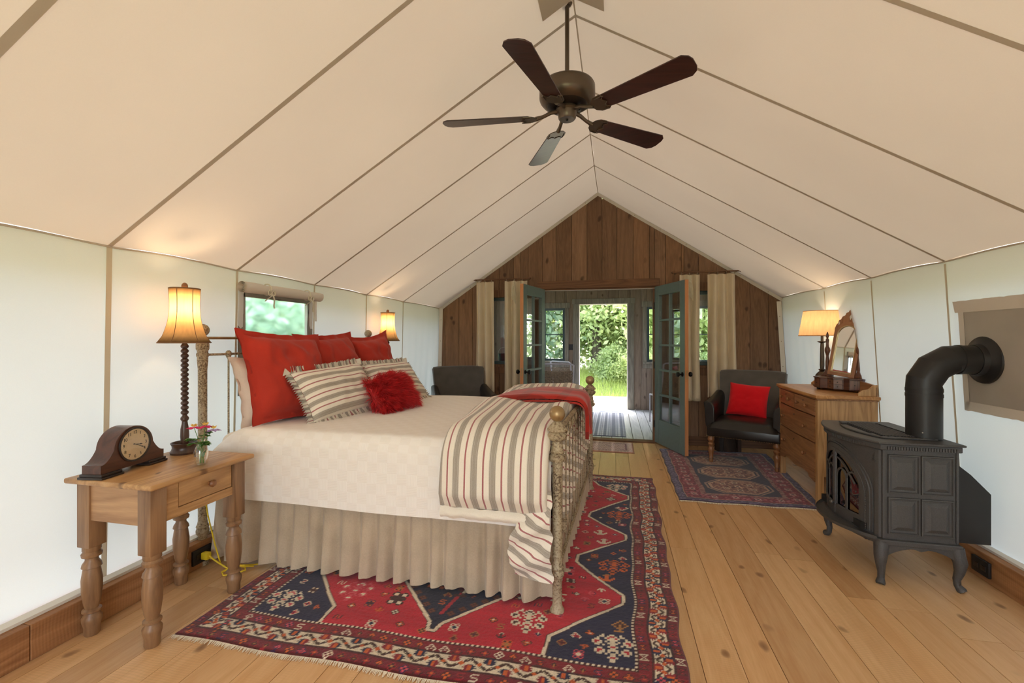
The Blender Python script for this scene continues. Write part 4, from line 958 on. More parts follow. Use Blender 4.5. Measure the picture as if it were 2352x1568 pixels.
MB().tube([(.02, .01, .02), (-.03, .02, .12), (-.06, .0, .30), (-.075, -.02, .50), (-.08, -.10, .64)], .004, 8).build('cable', 'cord', ec)
# ------------------------------------------------------------------ oak dresser (front looks along local -y)
DRX, DRY, DRH = 1.790, 4.425, .885
ds = thing('dresser', 'oak chest of drawers with scalloped apron against the canvas wall', 'dresser', (DRX, DRY, 0), R(-90 - 2))
hwd, hd = .468, .203
MB().box(-hwd + .02, hwd - .02, -hd + .03, hd, .235, DRH - .028).build('carcass', 'oakz', ds, False)
for sx in (-1, 1):
    for yy, tap in ((-hd, 1), (hd - .045, 0)):
        b = MB(); x0, x1 = (-hwd, -hwd + .045) if sx < 0 else (hwd - .045, hwd)
        b.box(x0, x1, yy, yy + .045, .0, DRH - .028); b.build('corner_post', 'oakz', ds, False, .003)
    MB().box(sx * hwd - .006 if sx > 0 else -hwd + .004, sx * hwd - .004 if sx > 0 else -hwd + .006, -hd + .045, hd - .045, .25, DRH - .03).build('side_panel', 'oakz', ds, False)
tp = MB(); tp.prism([(-hwd - .025, -hd - .02), (-hwd * .6, -hd - .032), (0, -hd - .028), (hwd * .6, -hd - .032), (hwd + .025, -hd - .02), (hwd + .025, hd + .01), (-hwd - .025, hd + .01)], DRH - .026, DRH, 'xy'); tp.build('top', 'oaky', ds, False, .006)
MB().box(-hwd - .010, hwd + .010, -hd - .010, hd, DRH - .040, DRH - .026).build('top_moulding', 'oakx', ds, False, .004)
def drawer(x0, x1, z0, z1, kn):
    def ff_(i, j):
        t = i / 12; x = lerp(x0, x1, t); return (x, -hd - .004 - .012 * math.sin(PI * (x + hwd) / (2 * hwd)) ** 2, lerp(z0, z1, j))
    b = MB(); b.grid(ff_, 12, 1); m = len(b.v); b.v += [(p[0], -hd + .03, p[2]) for p in b.v[:m]]
    n2 = 2
    for i in range(12): b.f += [(i * n2, i * n2 + m, (i + 1) * n2 + m, (i + 1) * n2), (i * n2 + 1, (i + 1) * n2 + 1, (i + 1) * n2 + 1 + m, i * n2 + 1 + m)]
    b.f += [(0, 1, 1 + m, m), (24, 24 + m, 25 + m, 25)]
    o = b.build('drawer', 'oakx', ds, False)
    for kx in kn: MB().lathe([(.008, 0), (.007, .010), (.015, .016), (.018, .024), (.013, .033), (.003, .036)], 14, mtx=Matrix.Translation((kx, -hd - .014, (z0 + z1) / 2)) @ Matrix.Rotation(PI / 2, 4, 'X')).build('knob', 'turn', o)
    MB().tube([(lerp(x0, x1, .5), -hd - .018, lerp(z0, z1, .80)), (lerp(x0, x1, .5), -hd - .018, lerp(z0, z1, .74))], .004, 6).build('keyhole', 'ebon', o)
xi = hwd - .047
drawer(-xi, -.004, .715, .842, (-xi * .72, -xi * .25)); drawer(.004, xi, .715, .842, (xi * .25, xi * .72))
drawer(-xi, xi, .500, .705, (-xi * .62, xi * .62)); drawer(-xi, xi, .262, .490, (-xi * .62, xi * .62))
ap = [(-xi, .26), (xi, .26)] + [(lerp(xi, -xi, k / 24), .185 + .05 * math.sin(PI * k / 24) ** .5 * (1 if 3 < k < 21 else .3) - .028 * math.exp(-((k - 12) / 4.0) ** 2)) for k in range(25)]
MB().prism(ap, -hd - .006, -hd + .014).build('scalloped_apron', 'oakx', ds, False)
bs = [(-hwd, DRH), (hwd, DRH), (hwd, DRH + .075)] + [(lerp(hwd - .015, -hwd + .015, k / 20), DRH + .085 + .02 * math.sin(PI * k / 20)) for k in range(21)] + [(-hwd, DRH + .075)]
MB().prism(bs, hd - .018, hd).build('backsplash', 'oakx', ds, False, .004)
for sx in (-1, 1):
    sp_ = [(hd, DRH), (hd - .13, DRH), (hd - .13, DRH + .02), (hd - .10, DRH + .045), (hd - .06, DRH + .055), (hd - .03, DRH + .085), (hd, DRH + .09)]
    MB().prism(sp_, sx * hwd - (.018 if sx > 0 else 0), sx * hwd + (0 if sx > 0 else .018), 'yz').build('splash_end', 'oakz', ds, False, .003)
# ------------------------------------------------------------------ dressing mirror on the dresser
mi = thing('dressing_mirror', 'carved walnut swing mirror on a small drawer base on the dresser', 'mirror', (1.905, 4.365, DRH), R(-50)); mi.scale = (1.13, 1.13, 1.13)
bp = [(-.165, .085), (-.165, -.045), (-.10, -.085), (-.055, -.070), (0, -.100), (.055, -.070), (.10, -.085), (.165, -.045), (.165, .085)]
MB().prism(bp, .014, .092, 'xy').build('base', 'mahog', mi, False, .003)
MB().prism([(x * 1.04, y * 1.05) for x, y in bp], .090, .100, 'xy').build('base_top', 'mahog', mi, False, .002)
for x0, x1, ya, yb_, nd in ((-.158, -.105, -.052, -.082, 1), (-.050, -.002, -.074, -.098, 2), (.002, .050, -.098, -.074, 2), (.105, .158, -.082, -.052, 1)):
    for q in range(nd):
        z0 = .020 + q * .034; z1 = z0 + (.066 if nd == 1 else .031)
        b = MB(); b.add([(x0, ya - .004, z0), (x1, yb_ - .004, z0), (x1, yb_ - .004, z1), (x0, ya - .004, z1), (x0, ya + .012, z0), (x1, yb_ + .012, z0), (x1, yb_ + .012, z1), (x0, ya + .012, z1)], [(0, 1, 2, 3), (7, 6, 5, 4), (0, 4, 5, 1), (2, 6, 7, 3), (0, 3, 7, 4), (1, 5, 6, 2)])
        o = b.build('drawer', 'mahogz', mi, False, .0015); MB().sphere(((x0 + x1) / 2, (ya + yb_) / 2 - .009, (z0 + z1) / 2), .004, 8, 5).build('knob', 'ebon', o)
for x, y in ((-.14, -.03), (.14, -.03), (-.14, .07), (.14, .07)): MB().lathe([(.010, 0), (.014, .006), (.012, .014)], 12, (x, y, 0)).build('bun_foot', 'ebon', mi)
for sx in (-1, 1):
    MB().lathe([(.018, .10), (.020, .11), (.010, .122), (.009, .14), (.013, .16), (.014, .21), (.009, .26), (.012, .275), (.017, .29), (.019, .305), (.017, .32), (.010, .335), (.009, .36), (.012, .385), (.006, .40), (.011, .412), (.008, .43), (.002, .45)], 14, (sx * .108, .03, 0)).build('upright', 'mahogz', mi)
    MB().prism([(sx * .07, .10), (sx * .150, .10), (sx * .138, .115), (sx * .124, .13), (sx * .114, .155), (sx * .102, .155), (sx * .092, .125), (sx * .07, .115)], .015, .045).build('bracket', 'mahogz', mi, False, .002)
    MB().sphere((sx * .096, .03, .305), .010, 10, 6).build('pivot_knob', 'turn', mi)
sw = empty('swing_frame', (0, .03, .305)); sw.parent = mi; sw.rotation_euler = (R(-4.2), R(7), 0); sw.scale = (.80, 1, 1.02); sw.location = (.018, .03, .305)
def arch(w, zb, zs, rise, n=20): return [(-w, zb), (w, zb), (w, zs)] + [(w * math.cos(a), zs + rise * math.sin(a)) for a in np.linspace(0, PI, n)][1:-1] + [(-w, zs)]
def ring(b, o_, i_, y0, y1):
    n = len(o_); b.add([(p[0], y0, p[1]) for p in o_] + [(p[0], y0, p[1]) for p in i_] + [(p[0], y1, p[1]) for p in o_] + [(p[0], y1, p[1]) for p in i_],
        [(k, (k + 1) % n, (k + 1) % n + n, k + n) for k in range(n)] + [(k + 2 * n, k + 3 * n, (k + 1) % n + 3 * n, (k + 1) % n + 2 * n) for k in range(n)] + [(k, k + 2 * n, (k + 1) % n + 2 * n, (k + 1) % n) for k in range(n)] + [(k + n, (k + 1) % n + n, (k + 1) % n + 3 * n, k + 3 * n) for k in range(n)])
b = MB(); ring(b, arch(.116, -.195, .110, .105), arch(.088, -.168, .105, .082), -.012, .012); b.build('arched_frame', 'crest', sw, False, .003)
b = MB(); ring(b, arch(.090, -.170, .105, .084), arch(.082, -.162, .103, .078), -.016, -.008); b.build('inner_bead', 'gold', sw, False)
MB().prism(arch(.089, -.169, .105, .083), -.006, -.003).build('mirror_glass', 'mirror', sw, False)
cr_ = [(-.118, .110), (-.121, .160), (-.112, .188), (-.100, .200), (-.098, .220), (-.080, .230), (-.072, .250), (-.050, .262), (-.044, .280), (-.026, .288), (-.020, .302), (0, .312)]
cr_ += [(-x, z) for x, z in reversed(cr_)][1:]
inn = [(.114 * math.cos(a), .108 + .104 * math.sin(a)) for a in np.linspace(0, PI, 20)]
MB().prism(cr_ + inn, -.006, .008).build('carved_crest', 'crest', sw, False, .0015)
MB().prism([(0, .272), (.010, .252), (0, .228), (-.010, .252)], -.0075, -.004).build('crest_piercing', 'trimw', sw, False)
for sx in (-1, 1): MB().prism([(sx * .088, .215), (sx * .096, .198), (sx * .090, .182), (sx * .083, .198)], -.0075, -.004).build('crest_piercing', 'trimw', sw, False)
# ------------------------------------------------------------------ burlap lamp on the dresser
bm_ = thing('table_lamp', 'lit lamp with straight burlap shade on the dresser behind the mirror', 'lamp', (1.90, 4.70, DRH))
MB().rbox(-.055, .055, -.055, .055, 0, .014, .004, 2).build('base', 'bronzed', bm_)
MB().lathe([(.03, .014), (.035, .022), (.020, .03), (.045, .055), (.056, .085), (.052, .110), (.032, .135), (.018, .145), (.028, .155), (.030, .16), (.016, .165), (.019, .20), (.016, .36), (.014, .405), (.034, .415), (.040, .422), (.012, .425), (.011, .48)], 24).build('stem', 'bronze', bm_)
MB().sphere((0, 0, .53), .026, 12, 8).build('bulb', 'bulb', bm_)
shf = lambda i, j: (lerp(.188, .150, j / 8) * math.cos(2 * PI * i / 48), lerp(.188, .150, j / 8) * math.sin(2 * PI * i / 48), lerp(.475, .705, j / 8))
MB().grid(shf, 48, 8, cu=True).build('lamp_shade', 'burlap', bm_)
for j in (0, 8): MB().tube([shf(i, j) for i in range(48)], .0028, 6, closed=True).build('shade_trim', 'burlap', bm_)
for k in range(3): MB().tube([(0, 0, .49), (.186 * math.cos(k * 2.09), .186 * math.sin(k * 2.09), .478)], .0022, 5).build('spider_arm', 'bronze', bm_)
pt = bpy.data.lights.new('lamp_glow', 'POINT'); pt.energy = 3.2; pt.color = (1.0, 0.76, 0.50); pt.shadow_soft_size = .03
po_ = bpy.data.objects.new('lamp_glow', pt); C.objects.link(po_); po_.parent = bm_; po_.location = (0, 0, .585)
# ------------------------------------------------------------------ cast iron stove (front looks along local -y)
st = thing('stove', 'black cast iron stove with arched glass doors and cabriole legs', 'stove', (1.60, 3.11, 0), R(-90))
SW, SF, SB, SZ = .305, -.175, .168, .775
def fy(x, add=0.0): return SF - .092 * (1 - (x / SW) ** 2) - add
def outline(add, n=24): return [(lerp(-SW - add, SW + add, k / n), fy(lerp(-SW, SW, k / n), add)) for k in range(n + 1)] + [(SW + add, SB + add * .6), (-SW - add, SB + add * .6)]
MB().prism(outline(.032), SZ - .012, SZ, 'xy').build('top_plate', 'stove', st, False, .005)
MB().prism(outline(.018), SZ - .045, SZ - .012, 'xy').build('cornice', 'stove', st, False, .006)
MB().prism(outline(.020), .215, .245, 'xy').build('base_plate', 'stove', st, False, .006)
tr = [(x * .80, y * .74 - .008) for x, y in outline(0)]
MB().prism(tr, SZ, SZ + .010, 'xy').build('raised_lid', 'stove', st, False, .004)
gd = MB()
for a in range(-9, 10):
    for b_ in range(-6, 7):
        x, y = a * .022 + (b_ % 2) * .011, -.052 + b_ * .0165
        if abs(x) < .21 and y > fy(x) * .70 + .02 and y < .06: gd.box(x - .007, x + .007, y - .0045, y + .0045, SZ + .0085, SZ + .0125)
o = gd.build('grille_cells', 'soot', st, False); o['kind'] = 'stuff'
gb = MB()
for k in range(-14, 15):
    for sgn in (-1, 1):
        pp = [(k * .022 + t * sgn * .10, -.05 + t * .075 * 1.0) for t in np.linspace(-1, 1, 15)]; pp = [(x, y) for x, y in pp if abs(x) < .215 and fy(x) * .70 + .015 < y < .062]
        if len(pp) > 1: gb.tube([(pp[0][0], pp[0][1], SZ + .013), (pp[-1][0], pp[-1][1], SZ + .013)], .0022, 4)
o = gb.build('grille_lattice', 'stove', st, False); o['kind'] = 'stuff'
MB().rbox(-.185, -.135, -.175, -.145, SZ + .010, SZ + .024, .005, 2).build('lid_lift', 'stove', st)
# front shell with an arched opening
AW, AB, AS, AR = .205, .325, .455, .185
def inside(x, z, g_=0.0):
    w = AW - g_
    if abs(x) >= w or z <= AB + g_: return False
    if z <= AS: return True
    return ((x) / w) ** 2 + ((z - AS) / (AR - g_)) ** 2 < 1
sh_ = MB(); NX, NZ = 96, 90; z0s, z1s = .245, SZ - .045
sh_.v = [(lerp(-SW, SW, i / NX), fy(lerp(-SW, SW, i / NX)), lerp(z0s, z1s, j / NZ)) for i in range(NX + 1) for j in range(NZ + 1)]; sh_.s = [0.0] * len(sh_.v)
for i in range(NX):
    for j in range(NZ):
        if inside(lerp(-SW, SW, (i + .5) / NX), lerp(z0s, z1s, (j + .5) / NZ)): continue
        a = i * (NZ + 1) + j; sh_.f.append((a, a + NZ + 1, a + NZ + 2, a + 1))
sh_.build('front_casting', 'stove', st)
MB().prism([(-SW, SF), (-SW, SB), (SW, SB), (SW, SF), (SW - .012, SF), (SW - .012, SB - .012), (-SW + .012, SB - .012), (-SW + .012, SF)], .245, SZ - .045, 'xy').build('body', 'stove', st, False)
MB().box(-.20, .20, -.06, -.045, .26, .70).build('firebox_back', 'soot', st, False)
MB().box(-.24, .24, -.25, -.05, .262, .30).build('firebox_floor', 'soot', st, False)
for k, (x, y, z, an, rr) in enumerate(((-.02, -.13, .335, .1, .030), (.03, -.17, .330, -.25, .026), (.0, -.15, .385, .5, .024))):
    MB().tube([(x - .13 * math.cos(an), y - .05 * math.sin(an), z), (x, y, z + .008), (x + .13 * math.cos(an), y + .05 * math.sin(an), z)], rr, 9).build('log', 'log', st)
gl = MB(); gl.grid(lambda i, j: (lerp(-AW, AW, i / 16), fy(lerp(-AW, AW, i / 16), -.005), lerp(AB, AS + AR, j)), 16, 1); gl.build('door_glass', 'firegl', st)
def onf(p, add): return (p[0], fy(p[0], add), p[1])
def archp(w, zb, zs, rise, n=28): return [(-w, zb + (zs - zb) * k / 6) for k in range(6)] + [(-w * math.cos(a), zs + rise * math.sin(a)) for a in np.linspace(0, PI, n)] + [(w, zs - (zs - zb) * k / 6) for k in range(1, 7)]
def ribbon(path, wd, add, nm, mt='stove', par=None):   # a flat moulded band standing proud of the curved front
    b = MB(); n = len(path); vv = []
    for k, p in enumerate(path):
        a, c = path[max(0, k - 1)], path[min(n - 1, k + 1)]; t = Vector((c[0] - a[0], c[1] - a[1])).normalized(); q = Vector((-t.y, t.x))
        for s_, ad in ((-.5, add * .2), (-.42, add), (.42, add), (.5, add * .2)): vv.append(onf((p[0] + q.x * wd * s_, p[1] + q.y * wd * s_), ad))
    b.add(vv, [(k * 4 + m_, (k + 1) * 4 + m_, (k + 1) * 4 + m_ + 1, k * 4 + m_ + 1) for k in range(n - 1) for m_ in range(3)]); return b.build(nm, mt, par or st, ang=25)
ribbon(archp(.240, .262, AS, .222), .030, .009, 'door_surround'); ribbon(archp(.218, AB - .03, AS, .198), .026, .011, 'door_frame'); ribbon(archp(.262, .262, AS + .01, .235), .008, .008, 'arch_bead')
ribbon([(lerp(-.205, .205, k / 12), AB - .03) for k in range(13)], .062, .010, 'door_bottom')
ribbon([(0, .268), (0, .655)], .030, .013, 'door_meeting_stile')
for sx in (-1, 1):
    for cx_ in (.062, .150):
        w_ = .046; ribbon([(sx * cx_ - w_, AB), (sx * cx_ - w_, .49)] + [(sx * cx_ - w_ * math.cos(a), .49 + .062 * math.sin(a)) for a in np.linspace(0, PI, 12)] + [(sx * cx_ + w_, .49), (sx * cx_ + w_, AB)], .011, .005, 'tracery')
    ribbon([(sx * lerp(.018, .165, k / 10), .49 + .118 * math.sin(PI / 2 * (1 - k / 10))) for k in range(11)], .010, .005, 'tracery')
    ribbon([(sx * (SW - .014), .25), (sx * (SW - .014), SZ - .05)], .022, .014, 'corner_pilaster')
MB().sphere((.022, fy(.022, .034), .335), .012, 10, 7).tube([(.022, fy(.022, .015), .335), (.022, fy(.022, .036), .335)], .005, 8).build('door_handle', 'stove', st)
dn = MB()
for k in range(44):
    x = lerp(-SW + .01, SW - .01, (k + .5) / 44); dn.box(x - .0042, x + .0042, fy(x, .024), fy(x, .016), SZ - .041, SZ - .024)
for k in range(26):
    y = lerp(SF + .01, SB - .01, (k + .5) / 26)
    for sx in (-1, 1): dn.box(sx * (SW + .020) - .004, sx * (SW + .020) + .004, y - .0042, y + .0042, SZ - .041, SZ - .024)
o = dn.build('dentil_moulding', 'stove', st, False); o['kind'] = 'stuff'
bd = MB()
for k in range(30):
    z = lerp(.27, .56, k / 29); bd.sphere(onf((.240, z if z < AS else z), .016), .0035, 5, 3)
o = bd.build('beading', 'stove', st, False); o['kind'] = 'stuff'
# side panels
for sx in (-1, 1):
    for y0, y1 in ((SF + .022, SF + .170), (SB - .168, SB - .020)):
        for z0, z1 in ((.275, .475), (.495, .705)):
            b = MB(); X = sx * SW
            rect = lambda i_, dx: [(X + sx * dx, y0 + i_, z0 + i_), (X + sx * dx, y1 - i_, z0 + i_), (X + sx * dx, y1 - i_, z1 - i_), (X + sx * dx, y0 + i_, z1 - i_)]
            rg = [rect(0, 0), rect(.002, .008), rect(.007, .009), rect(.011, .002), rect(.020, .001), rect(.040, .012)]
            b.add([p for r_ in rg for p in r_], [(a * 4 + k, a * 4 + (k + 1) % 4, (a + 1) * 4 + (k + 1) % 4, (a + 1) * 4 + k) for a in range(5) for k in range(4)] + [(20, 21, 22, 23)])
            b.build('side_panel', 'stove', st, False)
    MB().box(sx * SW - .008, sx * SW + .008, SF - .004, SF + .012, .25, SZ - .045).build('corner_pilaster', 'stove', st, False, .003)
    MB().box(sx * SW - .006, sx * SW + .007, SB - .012, SB, .25, SZ - .045).build('corner_pilaster', 'stove', st, False, .003)
# emblem raised at the upper right of the front casting (a small crest over one short line)
em = MB()
for k, (x, z, r_) in enumerate(((.270, .690, .010), (.262, .677, .007), (.279, .677, .007))): em.sphere(onf((x, z), .002), r_, 8, 5, 1, .35, 1.2)
for k in range(5): em.box(.255 + k * .0068, .2585 + k * .0068 + .001, fy(.27, .008), fy(.27, -.002), .655, .666)
em.build('emblem', 'stove', st, False)
# ash lip, apron, legs
al = MB(); lip = [(x, y) for x, y in outline(.0)[:25]]
al.grid(lambda i, j: (lerp(-SW + .0, SW, i / 24), fy(lerp(-SW, SW, i / 24), (0, .02, .055, .075, .080, .078, .05, 0)[j] * (.35 + .65 * (1 - abs(i / 12 - 1) ** 3))), (.250, .243, .240, .246, .254, .236, .226, .222)[j]), 24, 7); al.build('ash_lip', 'stove', st, ang=30)
for sx in (-1, 1):
    n_ = 20; pr_ = [(SF + .01, .215), (SB - .01, .215)] + [(lerp(SB - .01, SF + .01, k / n_), .215 - (.052 * (abs(k / n_ - .5) * 2) ** 2.2 + .014 * math.exp(-((k / n_ - .5) / .07) ** 2) + .008)) for k in range(n_ + 1)]
    MB().prism(pr_, sx * (SW + .006) - .008, sx * (SW + .006) + .006, 'yz').build('apron', 'stove', st, False, .002)
    for yy, oy in ((SF - .0, -1), (SB - .005, 1)):
        cx_ = sx * (SW - .012)
        P = [(0, 0, .225), (.006, .004, .19), (.016, .012, .15), (.012, .010, .10), (.004, .003, .06), (.006, .005, .03), (.020, .014, .012), (.026, .018, .004)]
        MB().tube([(cx_ + sx * a, yy + oy * b_, z) for a, b_, z in P], [.036, .034, .030, .022, .017, .016, .022, .020], 12).build('leg', 'stove', st)
MB().box(-.10, .02, -.12, .05, .12, .215).build('ash_box', 'stove', st, False, .003)
MB().box(-.22, .22, -.20, .10, .195, .215).build('bottom_heat_shield', 'stove', st, False)
hsd = MB(); hsd.prism([(SB + .03, .23), (SB + .19, .23), (SB + .19, .50), (SB + .10, .60), (SB + .03, .66)], SW - .075, SW - .070, 'yz'); hsd.prism([(SB + .03, .23), (SB + .19, .23), (SB + .19, .50), (SB + .10, .60), (SB + .03, .66)], -SW + .070, -SW + .075, 'yz'); hsd.box(-SW + .07, SW - .07, SB + .03, SB + .035, .23, .66); hsd.box(-.2, .2, SB, SB + .03, .4, .5)
hsd.build('rear_heat_shield', 'pipe', st, False)
# ------------------------------------------------------------------ flue
PX, PY, PZ, PR = 1.695, 2.945, 1.215, .079
flu = thing('flue_pipe', 'matt black flue pipe rising from the stove and elbowing into the wall', 'pipe', (PX, PY, SZ))
def lz(p): return (p[0] - PX, p[1] - PY, p[2] - SZ)
b = MB(); b.tube([lz((PX, PY, SZ + .005)), lz((PX, PY, PZ - .16))], PR, 36); b.build('vertical_pipe', 'pipe', flu)
el = [(PX, PY, PZ - .16), (PX, PY, PZ - .12), (PX + .045, PY, PZ - .045), (PX + .12, PY, PZ), (PX + .16, PY, PZ)]
MB().tube([lz(p) for p in el], [PR * 1.01, PR * 1.01, PR * 1.02, PR * 1.01, PR * 1.01], 36).build('elbow', 'pipe', flu, ang=14)
b = MB(); b.tube([lz((PX + .16, PY, PZ)), lz((1.995, PY, PZ))], PR, 36); b.build('horizontal_pipe', 'pipe', flu)
for p, d in (((PX, PY, PZ - .17), 'z'), ((PX, PY, PZ - .20), 'z'), ((PX + .16, PY, PZ), 'x')):
    q = Vector(lz(p)); e = Vector((0, 0, .009)) if d == 'z' else Vector((.009, 0, 0)); MB().tube([q - e, q + e], PR * 1.03, 36).build('joint_band', 'pipe', flu)
for z in (.02,): MB().sphere((.0 - PR * .55, -PR * .83, z + .02), .004, 6, 4).build('screw', 'sheet', flu)
WXF = wall_x(1, PZ) - .018
MB().lathe([(PR * 1.05, .055), (PR * 1.12, .030), (PR * 1.45, .014), (PR * 1.62, .010), (PR * 1.66, 0), (PR * 1.0, 0)], 40, mtx=Matrix.Translation(lz((WXF - .004, PY, PZ))) @ Matrix.Rotation(-PI / 2, 4, 'Y')).build('wall_collar', 'pipe', flu)
pl_ = thing('flue_wall_plate', 'grey metal plate in a canvas border on the wall around the flue', 'plate', (WXF, PY - .12, PZ))
rot = (0, math.atan2(wall_x(1, 1.5) - wall_x(1, .9), .6), 0); pl_.rotation_euler = rot
MB().box(-.004, .004, -.42, .27, -.268, .30).build('metal_sheet', 'sheet', pl_, False)
MB().box(-.006, -.003, -.30, .12, -.18, .20).build('inner_sheet', 'sheet', pl_, False)
MB().grid(lambda i, j: (-.006 - .004 * nz(i * .5, 0, 1) - .008 * (j == 0), lerp(-.45, .31, i / 30), (.335 + .006 * nz(i * .6, 1), .268)[j]), 30, 1).build('canvas_border', 'tape', pl_)
MB().grid(lambda i, j: (-.006, lerp(-.45, .285, i / 30), (-.298 + .006 * nz(i * .6, 5), -.245)[j]), 30, 1).build('canvas_border', 'tape', pl_)
for y0, y1 in ((.245, .285),): MB().grid(lambda i, j: (-.006, (y0, y1 + .004 * nz(i, 9))[j], lerp(-.29, .29, i / 12)), 12, 1).build('canvas_border', 'tape', pl_)
# ------------------------------------------------------------------ leather armchairs (front looks along local -y)
def armchair(label, x, y, rz):
    a = thing('armchair', label, 'armchair', (x, y, 0), rz, 'pair of leather armchairs')
    w = .345
    def seat(i, j):
        u, v = i / 28, j / 24; an = 2 * PI * i / 28; return None
    b = MB(); b.rbox(-w, w, -.33, .27, .285, .405, .022, 3); b.build('seat_frame', 'leather', a)
    def cush(i, j):
        u = -1 + 2 * i / 24; v = -1 + 2 * j / 20; e = max(0, (1 - abs(u) ** 5) * (1 - abs(v) ** 5)) ** .45
        return (.335 * u - .008 * u * abs(v) ** 6, -.035 + .315 * v, .385 + .085 * e + .018 * (1 - u * u) * (1 - v * v) + .004 * nz(u * 3, v * 3))
    b = MB(); b.grid(cush, 24, 20); b.build('seat_cushion', 'leather', a, fixn=False)
    b = MB()
    def back(i, j, f):
        u = -1 + 2 * i / 20; t = j / 20; lean = .16 * t + .02 * t * t; wid = lerp(.29, .335, t); y = .235 + lean + .03 * u * u * -1
        th = .055 * (1 - .25 * t); top = .95 - .012 * abs(u) ** 6
        return (wid * u, y + (-th if f < 0 else th * .5), lerp(.30, top, t))
    for f in (-1, 1): b.grid(lambda i, j, f=f: back(i, j, f), 20, 20)
    b.grid(lambda i, j: (lambda p, q, k: (lerp(p[0], q[0], k), lerp(p[1], q[1], k), lerp(p[2], q[2], k) + .018 * math.sin(PI * k)))(back(i, 20, -1), back(i, 20, 1), j / 4), 20, 4)
    for u in (0, 20): b.grid(lambda i, j, u=u: (lambda p, q, k: (lerp(p[0], q[0], k) + (.014 if u else -.014) * math.sin(PI * k), lerp(p[1], q[1], k), lerp(p[2], q[2], k)))(back(u, i, -1), back(u, i, 1), j / 4), 20, 4)
    b.build('backrest', 'leatherb', a, fixn=True, ang=60)
    for sx in (-1, 1):
        def arm(i, j, sx=sx):                     # a padded arm lofted from the front scroll to the back
            t = i / 16; an = 2 * PI * j / 20; y = lerp(-.285, .27, t)
            top = lerp(.655, .735, t ** 1.5); zc = (top + .36) / 2; hz = (top - .36) / 2
            c_, s_ = math.cos(an), math.sin(an); roll = .035 * max(0, s_) ** 2 * (1 - t * .6)
            wx = .048 + .012 * max(0, s_)
            return (sx * (.318 + roll + wx * math.copysign(abs(c_) ** .6, c_)), y - (.05 * (1 - (2 * (s_ * .5 + .5) - 1.1) ** 2) if i == 0 else 0) * .5, zc + hz * math.copysign(abs(s_) ** .55, s_))
        b = MB(); b.grid(arm, 16, 20, cv=True); b.f.append(tuple(range(20))); b.f.append(tuple(16 * 20 + k for k in reversed(range(20)))); b.build('arm', 'leather', a, bevel=0.012, ang=50)
        MB().lathe([(.014, 0), (.018, .012), (.020, .03), (.016, .05), (.022, .055), (.022, .064), (.019, .07), (.030, .13), (.033, .155), (.022, .178), (.031, .196), (.033, .207), (.022, .224), (.034, .246), (.036, .258), (.030, .272), (.026, .29)], 18, (sx * .305, -.295, .0)).build('leg', 'turn', a)
        MB().prism([(sx * .285, .0), (sx * .320, .0), (sx * .328, .29), (sx * .277, .29)], .235, .272).build('leg', 'ebon', a, False, .002)
    nt = MB()
    for k in range(46): nt.sphere((lerp(-w + .008, w - .008, k / 45), -.331, .292), .0042, 5, 3)
    for k in range(34):
        for sx in (-1, 1): nt.sphere((sx * (w + .001), lerp(-.32, .26, k / 33), .292), .0042, 5, 3)
    o = nt.build('nail_trim', 'gold', a); o['kind'] = 'stuff'
    return a
armchair('black leather armchair with turned front legs holding a bright red cushion', 1.415, 5.285, R(-23))
armchair('black leather armchair beyond the bed in the corner of the room', -1.86, 5.32, R(28))
p = soft('cushion', 'bred', 'bright red square cushion propped on the black leather armchair', 'cushion', None, w=.40, h=.37, t=.13, seed=41, pinch=.06, wr=.006); p.location = (1.410, 5.325, .478); p.rotation_euler = (R(-22), R(4), R(-23))
stp = thing('stump_stool', 'dark round wooden stump stool behind the leather armchair by the wall', 'stool', (1.30, 5.73, 0), R(10))
MB().lathe([(.118, 0), (.122, .01), (.115, .10), (.112, .22), (.116, .25), (.112, .262)], 22).build('body', 'stump', stp); MB().box(.09, .135, -.11, .02, 0, .262).build('bark_slab', 'stump', stp, False, .006)
